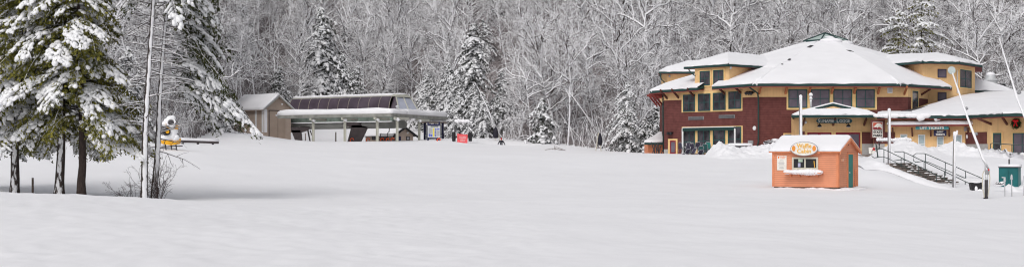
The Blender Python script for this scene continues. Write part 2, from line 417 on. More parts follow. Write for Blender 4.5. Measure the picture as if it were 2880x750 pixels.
bank('snow_bank', [(1962, 437, 131), (1984, 434, 131), (2003, 414, 131), (2022, 404, 131), (2040, 410, 131), (2070, 416, 131), (2098, 416, 131), (2125, 414, 131), (2144, 409, 131), (2163, 409, 131), (2179, 402, 130.5), (2192, 391, 130), (2225, 390, 128), (2300, 405, 127), (2400, 430, 126)], 9, 2.4, 'lumpy ploughed snow bank below the shingled wing of the lodge', 3, lump=.42)
bank('snow_bank', [(2448, 446, 112), (2475, 427, 112), (2500, 410, 113), (2530, 397, 114), (2560, 402, 115), (2582, 413, 116), (2598, 419, 117), (2622, 414, 117), (2642, 416, 117), (2662, 407, 116), (2684, 402, 116), (2700, 414, 116), (2716, 425, 115), (2742, 419, 113), (2762, 425, 112), (2788, 419, 110), (2808, 424, 108), (2826, 433, 107), (2850, 430, 106), (2890, 441, 106), (3000, 440, 106)], 8, 4, 'lumpy snow bank shovelled up in front of the ticket windows', 11, lump=.42)
bank('snow_bank', [(2796, 536, 91.5), (2812, 530, 91.5), (2822, 526, 91.5), (2837, 516, 91.5), (2849, 523, 91.5), (2862, 529, 91.5), (2872, 520, 91.7), (2890, 515, 91.8), (2930, 530, 91.8)], 1.6, .45, 'small snow mound against the foot of the teal cabinet', 31, lump=.1, step=.08)
bank('snow_bank', [(2400, 449, 98), (2440, 445, 98), (2472, 453, 97.2), (2505, 468, 96), (2545, 484, 94.8), (2595, 501, 93.4), (2640, 516, 92.2), (2680, 527, 91.4), (2715, 534, 91.2)], 3.4, 0.8, 'snow heaped along the left edge of the stairs', 23, lump=0.2, step=0.1)

# ------------------------------------------------------------------ walls seen from the camera side
class Wall:
    def __init__(s, a, b):
        s.o = V2(*a); e = V2(*b); s.len = float(np.linalg.norm(e-s.o)); s.t = (e-s.o)/s.len
        s.n = np.array([s.t[1], -s.t[0]])
    def hit(s, px, py=HY):
        r = np.array([(px-CX)/F, 1.0]); d = np.dot(s.n, s.o)/np.dot(s.n, r)
        return float(np.dot(r*d-s.o, s.t)), CZ+(HY-py)/F*d
    def pt(s, sv, z, off=0.0):
        q = s.o+s.t*sv+s.n*off; return np.array([q[0], q[1], z])
    def box(s, mb, s0, s1, z0, z1, n0, n1, mi=0):
        return mb.pbox(s.pt(s0, z0, n0), np.append(s.t*(s1-s0), 0), np.append(s.n*(n1-n0), 0), (0, 0, z1-z0), mi)
    def rect(s, px0, px1, pt, pb):
        m = (px0+px1)/2
        return s.hit(px0)[0], s.hit(px1)[0], s.hit(m, pb)[1], s.hit(m, pt)[1]
    def pbox(s, mb, px0, px1, pt, pb, n0, n1, mi=0):
        a, b, c, d = s.rect(px0, px1, pt, pb)
        return s.box(mb, a, b, c, d, n0, n1, mi)
    def shape(s, mb, pts, n0, n1, mi=0):
        A = [s.pt(*s.hit(x, y), n0) for x, y in pts]
        return mb.prism(A, np.append(s.n*(n1-n0), 0), mi)
def text_mesh(txt, bold=0.02):
    cu = bpy.data.curves.new('lettering', 'FONT'); cu.body = txt; cu.size = 1; cu.extrude = 0.02; cu.offset = bold; cu.align_x = 'CENTER'
    cu.resolution_u = 3
    ob = bpy.data.objects.new('lettering', cu); col.objects.link(ob)
    me = bpy.data.meshes.new_from_object(ob)
    V = np.array([v.co[:] for v in me.vertices]); Fc = [list(p.vertices) for p in me.polygons]
    bpy.data.objects.remove(ob); bpy.data.curves.remove(cu); bpy.data.meshes.remove(me)
    V = (V-V.min(0))/np.maximum(V.max(0)-V.min(0), 1e-6)
    return V, Fc
def letters(w, mb, txt, px0, px1, pt, pb, n0, depth=0.02, mi=0, bold=0.02):
    V, Fc = text_mesh(txt, bold)
    s0, s1, z0, z1 = w.rect(px0, px1, pt, pb)
    Q = np.array([w.pt(s0+(s1-s0)*v[0], z0+(z1-z0)*v[1], n0+depth*v[2]) for v in V])
    k = mb.n; mb.V.append(Q); mb.n += len(Q)
    for f in Fc:
        mb.L.append(np.array(f)+k); mb.T.append(np.array([len(f)])); mb.M.append(np.array([mi]))
def window(w, parent, px0, px1, pt, pb, cols=2, rows=2, fr=0.09, mu=0.06, frame=None, glass=None, trim=0.0, trimmat=None, name='window', sills=False):
    a, b, c, d = w.rect(px0, px1, pt, pb)
    mb = MB(); f0, f1 = 0.012, 0.07
    w.box(mb, a, a+fr, c, d, f0, f1); w.box(mb, b-fr, b, c, d, f0, f1)
    w.box(mb, a+fr, b-fr, d-fr, d, f0, f1); w.box(mb, a+fr, b-fr, c, c+fr, f0, f1)
    for i in range(1, cols):
        x = a+(b-a)*i/cols; w.box(mb, x-mu/2, x+mu/2, c+fr, d-fr, f0, f1-0.01)
    for i in range(1, rows):
        z = c+(d-c)*i/rows
        xs = [a+fr]+sum([[a+(b-a)*k/cols-mu/2, a+(b-a)*k/cols+mu/2] for k in range(1, cols)], [])+[b-fr]
        for k in range(0, len(xs), 2): w.box(mb, xs[k], xs[k+1], z-mu/2, z+mu/2, f0, f1-0.012)
    o = O(name, mb, frame or M_sash, parent)
    g = MB(); w.box(g, a+fr*0.5, b-fr*0.5, c+fr*0.5, d-fr*0.5, f0+0.002, f1-0.035); O('pane', g, glass or M_glass, o)
    if trim:
        t = MB(); e = trim
        w.box(t, a-e, a-0.003, c-e, d+e, 0.0, f1+0.015); w.box(t, b+0.003, b+e, c-e, d+e, 0.0, f1+0.015)
        w.box(t, a-0.003, b+0.003, d+0.003, d+e, 0.0, f1+0.015); w.box(t, a-0.003, b+0.003, c-e, c-0.003, 0.0, f1+0.03)
        O('trim', t, trimmat or M_trim, o)
    return o
def slab(mb, poly, th, mi=0):
    return mb.prism(np.asarray(poly, float)-np.array([0, 0, th]), (0, 0, th), mi)
def snow_slab(mb, poly, th, out=0.06, inset=0.3, mi=0, wob=0.0, seed=0):
    A = np.asarray(poly, float)
    # refine the rim so that the edge sags unevenly
    pts = []
    for i in range(len(A)):
        a, b = A[i], A[(i+1) % len(A)]; k = max(1, int(np.linalg.norm(b-a)/0.8))
        for j in range(k): pts.append(a+(b-a)*j/k)
    A = np.array(pts); c = A.mean(0); n = len(A)
    dirs = A-c; dirs[:, 2] = 0; L = np.linalg.norm(dirs, axis=1, keepdims=True); dirs = dirs/np.maximum(L, 1e-6)
    # inset follows the slope of the polygon
    rg = np.random.default_rng(seed+7)
    w = wob*rg.normal(size=(n, 1))
    def ring(off, up, k=1.0):
        q = A+(A-c)*(off/np.maximum(L, 1e-6)); q = q+UP*(up+w*k); return q
    rings = [ring(-0.02, 0.004, 0), ring(out, th*0.25, 0.5), ring(out*0.6, th*0.6), ring(-inset*0.35, th*0.9), ring(-inset, th)]
    N = np.zeros(3)
    for i in range(n): N += np.cross(A[i], A[(i+1) % n])
    V = np.vstack(rings); Fc = []
    for k in range(4):
        for i in range(n):
            f = [k*n+i, k*n+(i+1) % n, (k+1)*n+(i+1) % n, (k+1)*n+i]
            Fc.append(f if N[2] > 0 else f[::-1])
    mb.add(V, Fc, mi)
    base = mb.n-len(V)
    ctr = rings[4].mean(0)
    mb.V.append(ctr[None]); ci = mb.n; mb.n += 1
    tri = [[base+4*n+i, base+4*n+(i+1) % n, ci] for i in range(n)]
    if N[2] < 0: tri = [t[::-1] for t in tri]
    mb.L.append(np.array(tri).ravel()); mb.T.append(np.full(n, 3)); mb.M.append(np.full(n, mi))
    return mb
# ------------------------------------------------------------------ trees
def polyline(pos, d, L, K, bend, wig, rng):
    s = np.linspace(0, 1, K)[None, :, None]
    N = len(pos)
    C = pos[:, None]+d[:, None]*L[:, None, None]*s
    C = C+UP*(bend[:, None, None]*L[:, None, None]*s**2)
    C = C+rng.normal(size=(N, K, 3))*L[:, None, None]*wig*s
    return C
def spawn(rng, Pt, Rd, m, t0, t1, ang, lenf, upb, K, bend, wig, rmul=0.6, rmin=0.01, flat=0.0):
    N, Kp, _ = Pt.shape
    idx = np.repeat(np.arange(N), m); t = rng.uniform(t0, t1, N*m)
    f = t*(Kp-1); k = np.minimum(f.astype(int), Kp-2); w = (f-k)[:, None]
    A = Pt[idx, k]; B = Pt[idx, k+1]; pos = A*(1-w)+B*w; d = nrm(B-A)
    r = Rd[idx, k]*(1-w[:, 0])+Rd[idx, k+1]*w[:, 0]
    rnd = rng.normal(size=(N*m, 3)); rnd[:, 2] *= (1-flat); rnd = nrm(rnd)
    perp = nrm(rnd-d*np.sum(rnd*d, -1, keepdims=True))
    a = (ang+rng.normal(size=N*m)*0.22)[:, None]
    cd = nrm(d*np.cos(a)+perp*np.sin(a)+UP*upb)
    pl = np.linalg.norm(Pt[idx, -1]-Pt[idx, 0], axis=-1)
    L = pl*lenf*(1-0.55*t)*rng.uniform(0.6, 1.35, N*m)
    C = polyline(pos, cd, L, K, np.full(N*m, bend)+rng.normal(size=N*m)*0.08, wig, rng)
    r0 = np.maximum(np.minimum(r*rmul, 0.012+L*0.018), rmin)
    Rr = r0[:, None]*np.linspace(1, 0.35, K)[None]
    return C, np.maximum(Rr, rmin*0.7)

def bare_parts(seed, H, spread, nb=24, fork=0.4, m2=7, m3=6, low=0.22, thick=1.0):
    rng = np.random.default_rng(seed)
    K = 9; s = np.linspace(0, 1, K)
    lean = rng.normal(size=2)*0.10
    tr = np.zeros((1, K, 3)); tr[0, :, 2] = -0.6+s*(H+0.6)
    tr[0, :, 0] = lean[0]*H*s+np.cumsum(rng.normal(size=K)*0.020*H)*s; tr[0, :, 1] = lean[1]*H*s+np.cumsum(rng.normal(size=K)*0.014*H)*s
    r = 0.0082*H*thick; rr = np.maximum(r*(1-0.80*s), 0.035)[None]
    trunk = MB(); trunk.tubes(tr, rr, 6, 0)
    n = nb; t = np.sort(rng.uniform(low, 0.97, n)); f = t*(K-1); k = np.minimum(f.astype(int), K-2); w = (f-k)[:, None]
    pos = tr[0, k]*(1-w)+tr[0, k+1]*w
    az = rng.uniform(0, 2*math.pi, n); el = np.radians(14+40*t+rng.normal(size=n)*12)
    d = np.stack([np.cos(az)*np.cos(el), np.sin(az)*np.cos(el), np.sin(el)], -1)
    L = spread*(0.55+0.75*np.sin(np.pi*np.clip((t-low)/(1.05-low), 0, 1))**0.8)*rng.uniform(0.6, 1.25, n)
    B1 = polyline(pos, d, L, 7, rng.normal(size=n)*0.26-0.06, 0.045, rng)
    R1 = (0.030+0.0145*L)[:, None]*thick*np.linspace(1.15, 0.45, 7)[None]
    trunk.tubes(B1, R1, 5, 0, math.pi/2)
    crown = MB()
    B2, R2 = spawn(rng, B1, R1, m2, 0.12, 1.0, 0.72, 0.56, 0.08, 5, -0.03, 0.04, 0.70, 0.030)
    crown.tubes(B2, R2, 4, 0)
    B3, R3 = spawn(rng, B2, R2, m3+2, 0.08, 1.0, 0.7, 0.60, 0.04, 4, -0.10, 0.06, 0.75, 0.0195)
    crown.tubes(B3, R3, 3, 0, np.where(rng.random(len(B3)) < 0.7, -math.pi/2, math.pi/2))
    return trunk, crown
def make_bare(seed, H, spread, label, group, **kw):
    t, c = bare_parts(seed, H, spread, **kw)
    root = E('bare_tree', (0, 0, 0), label, 'tree', group)
    O('trunk', t, M_bark, root, smooth=True); O('crown', c, M_twig, root, smooth=False)
    return root

def conifer_parts(seed, H, Rmax, zmin=0.5, whorl=0.42, per=6, snowp=0.78, step=0.30, leaf=(0.42, 0.13), droop=0.5, fat=1.0, nleaf=4, start=0.18, spread_pow=0.8, ragged=0.22, trunk_r=0.012):
    rng = np.random.default_rng(seed)
    trunk = MB(); s = np.linspace(0, 1, 7); tp = np.zeros((1, 7, 3)); tp[0, :, 2] = -0.5+s*(H+0.5)
    trunk.tubes(tp, (trunk_r*H*(1-0.93*s))[None], 7, 0)
    needles = MB(); sn = MB()
    zs = []; z = zmin
    while z < H*0.985:
        zs += [z+rng.normal()*0.1 for _ in range(per)]; z += whorl*(0.75+0.5*(1-z/H))
    zs = np.array(zs); n = len(zs); t = zs/H
    az = rng.uniform(0, 2*math.pi, n)
    L = Rmax*np.maximum(1-t, 0.02)**spread_pow*(1+ragged*rng.normal(size=n))*np.where(t < 0.12, 0.8, 1.0); L = np.maximum(L*(1+0.30*np.cos(az-seed)), 0.25)
    out = np.stack([np.cos(az), np.sin(az), np.zeros(n)], -1); K = 6
    q = np.linspace(0, 1, K)[None, :, None]
    up0 = rng.uniform(0.05, 0.30, n); dr = droop*rng.uniform(0.7, 1.35, n)*(0.6+0.6*(1-t))
    Bp = np.zeros((n, K, 3)); Bp[..., 2] = zs[:, None]
    Bp = Bp+out[:, None]*L[:, None, None]*q+UP*(L[:, None, None]*(up0[:, None, None]*q-(up0+dr)[:, None, None]*q**2))
    trunk.tubes(Bp, np.maximum((0.010+0.010*L)[:, None]*np.linspace(1, 0.3, K)[None], 0.007), 4, 0)
    snowy = rng.random(n)
    cs, as_, bs, ts_ = [], [], [], []; Lp, La, Ll, Lw = [], [], [], []
    for i in range(n):
        m = max(2, int(L[i]*(1-start)/step)); tt = np.linspace(start, 1.0, m)+rng.normal(size=m)*0.02; tt = np.clip(tt, 0.02, 1)
        f = tt*(K-1); k = np.minimum(f.astype(int), K-2); w = (f-k)[:, None]
        p = Bp[i, k]*(1-w)+Bp[i, k+1]*w; d = nrm(Bp[i, k+1]-Bp[i, k])
        side = np.cross(d, UP); side = nrm(side)
        wd = (0.10+0.32*np.sin(np.pi*np.clip(tt, 0.05, 0.95))**0.7)*min(1.0, 0.35+L[i]*0.3)*fat
        for sg in (-1, 1):
            for j in range(nleaf):
                u = rng.uniform(0.1, 1.0, m)[:, None]
                c = p+side*sg*wd[:, None]*u-UP*(0.05+0.22*u*rng.uniform(0.3, 1, (m, 1)))*fat
                ax = nrm(d*rng.uniform(0.2, 0.9, (m, 1))+side*sg*rng.uniform(0.3, 0.9, (m, 1))-UP*rng.uniform(0.2, 0.9, (m, 1))+0.25*rng.normal(size=(m, 3)))
                Lp.append(c); La.append(ax); Ll.append(leaf[0]*rng.uniform(0.6, 1.2, m)); Lw.append(leaf[1]*rng.uniform(0.7, 1.3, m))
        if snowy[i] < snowp:
            keep = rng.random(m) < 0.88
            T = nrm(np.cross(side, d)); T[T[:, 2] < 0] *= -1
            a = (step*0.95)*rng.uniform(0.75, 1.25, m); b = wd*rng.uniform(0.55, 1.0, m)+0.04; c_ = (0.055+0.06*rng.random(m))*fat*min(1.2, 0.6+0.25*L[i])
            off = side*(rng.normal(size=(m, 1))*0.25*wd[:, None])
            cs.append((p+off+T*c_[:, None]*0.35)[keep]); as_.append((d*a[:, None])[keep]); bs.append((side*b[:, None])[keep]); ts_.append((T*c_[:, None])[keep])
            # drooping side lobes
            for sg in (-1, 1):
                kk = rng.random(m) < 0.5
                dd = nrm(side*sg*0.75+d*0.4-UP*0.6); s2 = nrm(np.cross(dd, UP)); T2 = np.cross(s2, dd); T2[T2[:, 2] < 0] *= -1
                cc = p+side*sg*(wd*0.75)[:, None]-UP*0.10*fat
                cs.append(cc[kk]); as_.append((dd*(wd*0.55+0.05)[:, None])[kk]); bs.append((s2*(step*0.42))[kk]); ts_.append((T2*(c_*0.7)[:, None])[kk])
    c = np.concatenate(Lp); ax = np.concatenate(La); ll = np.concatenate(Ll)[:, None]; lw = np.concatenate(Lw)[:, None]
    sd = nrm(np.cross(ax, rng.normal(size=c.shape)))
    V = np.stack([c-ax*ll*0.5, c+sd*lw*0.5-ax*ll*0.05, c+ax*ll*0.5, c-sd*lw*0.5-ax*ll*0.05], 1)
    needles.add(V, np.arange(len(c)*4).reshape(-1, 4))
    if cs:
        sn.blobs(np.concatenate(cs), np.concatenate(as_), np.concatenate(bs), np.concatenate(ts_), 1, 0, 0.10, rng)
    return trunk, needles, sn
def make_conifer(name, label, group, mats, args, smooth_snow=True):
    t, nd, sn = conifer_parts(**args)
    root = E(name, (0, 0, 0), label, 'tree', group)
    O('trunk', t, mats[0], root, smooth=True); cr = O('crown', nd, mats[1], root); O('snow_load', sn, M_fluff, root, smooth=smooth_snow)
    return root

random.seed(5); rngF = np.random.default_rng(77)
bare_lab = 'snow-coated leafless hardwood in the hillside woods, like its neighbours'
bare_grp = 'leafless trees of the hillside woods'
BARE = [make_bare(100+i, H, sp, bare_lab, bare_grp, nb=nb, m2=m2, m3=m3, low=lo, thick=tk) for i, (H, sp, nb, m2, m3, lo, tk) in enumerate(
    [(17, 4.6, 24, 7, 5, .16, 1.0), (14, 5.2, 20, 8, 5, .10, 1.1), (19, 4.2, 26, 7, 5, .25, .9), (13, 4.0, 22, 7, 5, .10, .9), (15, 5.6, 20, 8, 5, .14, 1.2),
     (18, 3.8, 26, 6, 5, .20, .85), (11, 4.6, 18, 8, 5, .08, 1.1), (20, 4.6, 24, 8, 5, .28, 1.0), (14, 3.6, 22, 7, 6, .12, .85), (10, 3.8, 18, 7, 5, .06, 1.0)])]
con_lab = 'dark snow-laden evergreen mixed into the hillside woods, like its neighbours'
con_grp = 'evergreens of the hillside woods'
CON = [make_conifer('evergreen_tree', con_lab, con_grp, (M_bark2, M_needle_f, M_fluff), dict(seed=300+i, H=H, Rmax=Rm, per=per, snowp=sp, droop=dp, whorl=wh, ragged=.48, spread_pow=.66, fat=1.2))
       for i, (H, Rm, per, sp, dp, wh) in enumerate([(11, 3.4, 5, .88, .6, .5), (15, 3.8, 6, .95, .65, .5), (8, 3.3, 6, .82, .65, .42), (6, 2.7, 6, .9, .65, .38), (13, 3.4, 6, .97, .85, .44)])]
PINE = [make_conifer('evergreen_tree', 'x', con_grp, (M_bark2, M_needle, M_fluff), dict(seed=340+i, H=H, Rmax=Rm, per=4, snowp=sp, droop=.25, whorl=.75, ragged=.5, spread_pow=.5, zmin=3, nleaf=5, leaf=(.36, .10), fat=1.35)) for i, (H, Rm, sp) in enumerate([(19, 4.2, .6), (17, 3.8, .75)])]
placed = []
def ok(x, y, dmin):
    for (a, b, r) in placed:
        if (a-x)**2+(b-y)**2 < (dmin*0.5+r*0.5)**2: return False
    return True
used = {}
def put(proto, x, y, rz, sc, label=None, group=None):
    k = proto.name
    o = proto if k not in used else copy_tree(proto)
    used[k] = 1
    o.location = (x, y, gz(x, y)-0.1); o.rotation_euler[2] = rz; o.scale = (sc, sc, sc)
    if label: o['label'] = label
    if group: o['group'] = group
    elif label and 'group' in o: del o['group']
    return o
# particular trees one can pick out in the photograph
SPECIAL = [
    (CON[4], 903, 239.5, 1.52, 'tall white snow-caked spruce rising behind the lift station roof'),
    (CON[1], 1335, 207, 1.08, 'broad snow-covered spruce standing above the banner gate'),
    (CON[0], 1300, 209, 0.62, 'low dark hemlock directly behind the banner gate'),
    (CON[2], 1215, 224, 1.0, 'dark hemlock right of the lift shelter roof end'),
    (CON[2], 1408, 200, 0.7, 'bushy evergreen behind the skier at the wood edge'),
    (CON[2], 1765, 170, 0.66, 'bushy green hemlock left of the lodge corner'),
    (CON[3], 1812, 171, 0.72, 'small green hemlock touching the lodge side annex'),
    (PINE[0], 2592, 207, 1.12, 'greenish pine showing above the right dormer roof'),
    (PINE[1], 2526, 206, 1.12, 'loose snow-tufted pine left of the right dormer roof ridge'),
    (BARE[4], 1240, 236, 1.15, 'leaning wide-limbed hardwood right of the lift station roof'),
    (BARE[1], 1570, 188, 1.05, 'arching snow-laden hardwood with long low boughs near the second lance'),
]
for pr, px, d, sc, lab in SPECIAL:
    x, y = V2(px, d)
    o = put(pr, x, y, rngF.uniform(0, 6.28), sc, lab); placed.append((x, y, 5.0 if pr in PINE else 3.5))
# a copy must not inherit a special label
def put_plain(proto, x, y, rz, sc, lab, grp):
    o = put(proto, x, y, rz, sc); o['label'] = lab; o['group'] = grp; return o
nb = nc = 0; tries = 0
while nb < 294 and tries < 60000:
    tries += 1
    px = rngF.uniform(-330, 3230); db = float(dbase(px)); d = db+2+(88*(rngF.random()**1.15))
    if 1960 < px < 2780 and d < 204: continue
    if (840 < px < 966 and d < 252) or (1270 < px < 1400 and d < 220): continue
    x, y = V2(px, d)
    dm = 3.2 if d < db+30 else 4.6
    if not ok(x, y, dm): continue
    placed.append((x, y, dm)); nb += 1
    sc = rngF.uniform(0.72, 1.25)*(0.8 if d < db+10 else 1.0)
    put_plain(BARE[rngF.integers(len(BARE))], x, y, rngF.uniform(0, 6.28), sc, bare_lab, bare_grp)
while nc < 84 and tries < 120000:
    tries += 1
    px = rngF.uniform(-330, 3230); db = float(dbase(px)); d = db+1+110*(rngF.random()**2.2)
    if 1940 < px < 2880 and d < 206: continue
    if 640 < px < 860 and d < 222: continue
    dens = np.interp(px, [-300, 300, 650, 1150, 1420, 1520, 1700, 1900, 2400, 2600, 3200], [.9, .8, .2, 1.0, .8, .12, .08, .3, .3, .6, .4])
    if d > db+25: dens *= 0.55
    if rngF.random() > dens: continue
    x, y = V2(px, d)
    if not ok(x, y, 2.4): continue
    placed.append((x, y, 2.4)); nc += 1
    put_plain(CON[rngF.integers(len(CON))], x, y, rngF.uniform(0, 6.28), rngF.uniform(0.5, 1.05), con_lab, con_grp)

# undergrowth and saplings nobody could count
def brush():
    rng = np.random.default_rng(9); n = 6500
    px = rng.uniform(-400, 3300, n); db = dbase(px); d = db+1.0+95*rng.random(n)**1.6
    keep = ~((px > 1900) & (px < 2900) & (d < 196)); px, d = px[keep], d[keep]; n = len(px)
    x = (px-CX)/F*d; y = d; z = ground(x, y)
    base = np.stack([x, y, z-0.1], -1)
    dirs = nrm(np.stack([rng.normal(size=n)*0.35, rng.normal(size=n)*0.35, np.ones(n)], -1))
    L = rng.uniform(1.2, 5.5, n)
    C = polyline(base, dirs, L, 4, rng.normal(size=n)*0.1-0.04, 0.05, rng)
    Rr = (0.010+0.0045*L)[:, None]*np.linspace(1, 0.5, 4)[None]
    mb = MB(); mb.tubes(C, Rr, 3, 0, -math.pi/2)
    B2, R2 = spawn(rng, C, Rr, 7, 0.15, 1.0, 0.75, 0.42, 0.05, 3, -0.06, 0.05, 0.7, 0.011)
    ph = np.where(rng.random(len(B2)) < 0.6, -math.pi/2, math.pi/2)
    mb.tubes(B2, R2, 3, 0, ph)
    O('brush', mb, M_brush, kind='stuff', label='snowy undergrowth of saplings and brush filling the woods')
brush()
# the far woods higher up the hill, one mass
def far_woods():
    rng = np.random.default_rng(19); n = 760
    px = rng.uniform(-500, 3400, n); db = dbase(px); d = db+60+165*rng.random(n)**1.2
    x = (px-CX)/F*d; z = ground(x, d)
    base = np.stack([x, d, z-0.2], -1); H = rng.uniform(11, 19, n)
    tr = polyline(base, nrm(np.stack([rng.normal(size=n)*.06, rng.normal(size=n)*.06, np.ones(n)], -1)), H, 5, np.zeros(n), 0.012, rng)
    Rr = (H*0.010)[:, None]*np.linspace(1, 0.15, 5)[None]
    mb = MB(); mb.tubes(tr, Rr, 4, 0)
    B1, R1 = spawn(rng, tr, Rr, 20, 0.12, 0.98, 0.85, 0.38, 0.25, 4, 0.05, 0.05, 0.6, 0.05); mb.tubes(B1, R1, 4, 0)
    B2, R2 = spawn(rng, B1, R1, 8, 0.12, 1.0, 0.75, 0.55, 0.06, 3, -0.05, 0.05, 0.7, 0.034)
    mb.tubes(B2, R2, 3, 0, np.where(rng.random(len(B2)) < 0.55, -math.pi/2, math.pi/2))
    O('far_woods', mb, M_twig, kind='stuff', label='distant leafless woods covering the upper hillside')
far_woods()

# ---------------- big hemlocks in the left foreground
def hemlock(name, label, px, d, H, Rmax, zmin, seed, snowp=0.6, leanx=0.0, inner=0.15, density=1.0, mats=(None, None), r0=0.24, azlim=None, spread_pow=0.75, dead=0, dead_z=(1.5, 9.5), droop=0.55, per=5, whorl=0.40, flare=0.5, ztop=None, zfloor=1.7, deadlen=(0.8, 2.8), dead_az=None):
    rng = np.random.default_rng(seed)
    b = G(px, d); root = E(name, b, label, 'tree')
    K = 14; s = np.linspace(0, 1, K); tp = np.zeros((K, 3)); tp[:, 2] = -0.35+s*(H+0.35); tp[:, 0] = leanx*tp[:, 2]+0.06*np.sin(s*7+seed); tp[:, 1] = 0.05*np.sin(s*5+seed)
    # a denser foot so that the butt flares
    foot = np.array([[leanx*z, 0, z] for z in (-0.35, -0.05, 0.15, 0.4, 0.8)]); tp2 = np.vstack([foot, tp[tp[:, 2] > 1.1]])
    zz = tp2[:, 2]; rad = r0*(1-0.92*np.clip(zz/H, 0, 1))*(1+flare*np.exp(-np.maximum(zz+0.1, 0)/0.35))
    tm = MB(); tm.tube(tp2+b, rad, 12)
    def axis(z): return np.stack([np.interp(z, tp2[:, 2], tp2[:, 0]), np.interp(z, tp2[:, 2], tp2[:, 1]), z], -1)
    O('trunk', tm, mats[0], root, smooth=True)
    zs = []; z = zmin; zt = ztop or H*0.98
    while z < zt:
        zs += list(z+rng.normal(size=per)*0.12); z += whorl
    zs = np.array(zs); n = len(zs); t = np.clip((zs-zmin)/(H-zmin), 0, 1)
    az = rng.uniform(0, 2*math.pi, n) if azlim is None else rng.uniform(azlim[0], azlim[1], n)
    L = np.maximum(Rmax*np.maximum(1-t, 0.03)**spread_pow*(1+0.17*rng.normal(size=n)), 0.4)
    out = np.stack([np.cos(az), np.sin(az), np.zeros(n)], -1); KB = 8; q = np.linspace(0, 1, KB)[None, :, None]
    up0 = rng.uniform(0.0, 0.28, n); dr = droop*rng.uniform(0.7, 1.3, n)
    dr = np.minimum(dr, np.maximum((zs-zfloor-rng.uniform(0, .5, n))/L, 0.12)); bend = rng.normal(size=n)*0.18; sidev = np.cross(out, UP)
    Bp = axis(zs)[:, None]+b+out[:, None]*L[:, None, None]*q+UP*(L[:, None, None]*(up0[:, None, None]*q-(up0+dr)[:, None, None]*q**2.2))+sidev[:, None]*(bend*L)[:, None, None]*q**2
    bm_ = MB(); bm_.tubes(Bp, np.maximum((0.014+0.009*L)[:, None]*np.linspace(1, 0.25, KB)[None], 0.006), 5, 0)
    if dead:
        dz = rng.uniform(*dead_z, dead); da = rng.uniform(0, 2*math.pi, dead) if dead_az is None else np.where(rng.random(dead) < 0.5, rng.normal(size=dead)*0.6, math.pi+rng.normal(size=dead)*0.6)
        dd = nrm(np.stack([np.cos(da), np.sin(da), rng.normal(size=dead)*0.22-0.03], -1)); dL = rng.uniform(*deadlen, dead)
        DB = polyline(axis(dz)+b, dd, dL, 6, rng.normal(size=dead)*0.10-0.03, 0.022, rng)
        DR = (0.014+0.009*dL)[:, None]*np.linspace(1, 0.4, 6)[None]
        B2, R2 = spawn(rng, DB, DR, 5, 0.2, 1.0, 0.9, 0.32, 0.0, 4, -0.05, 0.04, 0.7, 0.010)
        dm = MB(); dm.tubes(DB, DR, 5); dm.tubes(B2, R2, 4); O('bare_bough', dm, MATS['dead_bough'], root, smooth=True)
    O('bough', bm_, mats[0], root, smooth=True)
    Lp, La, Ll, Lw = [], [], [], []; cs, as_, bs, ts_ = [], [], [], []
    step = 0.17/density
    sprout = MB()
    for i in range(n):
        m = max(3, int(L[i]*(1-inner)/step)); tt = np.clip(np.linspace(inner, 1.0, m)+rng.normal(size=m)*0.01, 0.02, 1)
        f = tt*(KB-1); k = np.minimum(f.astype(int), KB-2); w = (f-k)[:, None]
        p = Bp[i, k]*(1-w)+Bp[i, k+1]*w; d_ = nrm(Bp[i, k+1]-Bp[i, k]); side = nrm(np.cross(d_, UP))
        T = np.cross(side, d_); T[T[:, 2] < 0] *= -1
        sl = (0.20+0.55*np.sin(np.pi*np.clip((tt-inner)/(1.02-inner), 0.06, 0.97))**0.7)*min(1.15, 0.3+0.26*L[i])
        sheds = rng.random() > snowp
        for sg in (-1, 1):
            sd = nrm(side*sg*rng.uniform(0.6, 1.0, (m, 1))+d_*rng.uniform(0.35, 0.9, (m, 1))-UP*rng.uniform(0.15, 0.75, (m, 1)))
            ln = sl*rng.uniform(0.65, 1.2, m)
            for j in range(8):
                u = rng.uniform(0.12, 1.05, m)
                c = p+sd*(ln*u)[:, None]-UP*(0.16*u**2*ln)[:, None]+rng.normal(size=(m, 3))*0.045
                ax = nrm(sd+0.55*rng.normal(size=(m, 3))-UP*0.35)
                Lp.append(c); La.append(ax); Ll.append(rng.uniform(0.12, 0.25, m)); Lw.append(rng.uniform(0.045, 0.085, m))
            if not sheds:
                kk = rng.random(m) < 0.38
                s2 = nrm(np.cross(sd, UP)); T2 = np.cross(s2, sd); T2[T2[:, 2] < 0] *= -1
                th = 0.05+0.05*rng.random(m)
                cc = p+sd*(ln*0.55)[:, None]-UP*(0.05*ln)[:, None]+T2*(th*0.4)[:, None]
                cs.append(cc[kk]); as_.append((sd*(ln*0.46)[:, None])[kk]); bs.append((s2*(0.05+0.04*rng.random(m))[:, None])[kk]); ts_.append((T2*th[:, None])[kk])
        if not sheds:
            # broad, lumpy, broken patches of snow lying on the spray
            gap = np.interp(tt, np.linspace(0, 1, 9), rng.random(9))
            for lay in range(9):
                ok_ = (gap > 0.26) & (rng.random(m) < 0.80)
                lat = rng.uniform(-0.68, 0.68, m)*sl*(0.3 if lay == 0 else 1.0)
                sz = rng.uniform(0.055, 0.135, m)*min(1.25, 0.5+0.22*L[i]); th = sz*rng.uniform(0.45, 0.8, m)
                cc = p+side*lat[:, None]-UP*(0.42*np.abs(lat)+0.03*rng.random(m))[:, None]+T*(th*0.5)[:, None]+d_*(rng.normal(size=m)*step*.6)[:, None]
                cs.append(cc[ok_]); as_.append((d_*(sz*rng.uniform(1.0, 1.7, m))[:, None])[ok_]); bs.append((side*(sz*rng.uniform(.7, 1.1, m))[:, None])[ok_]); ts_.append((T*th[:, None])[ok_])
        else:
            kk = rng.random(m) < 0.06
            cs.append((p+T*0.05)[kk]); as_.append((d_*0.16)[kk]); bs.append((side*0.13)[kk]); ts_.append((T*0.07)[kk])
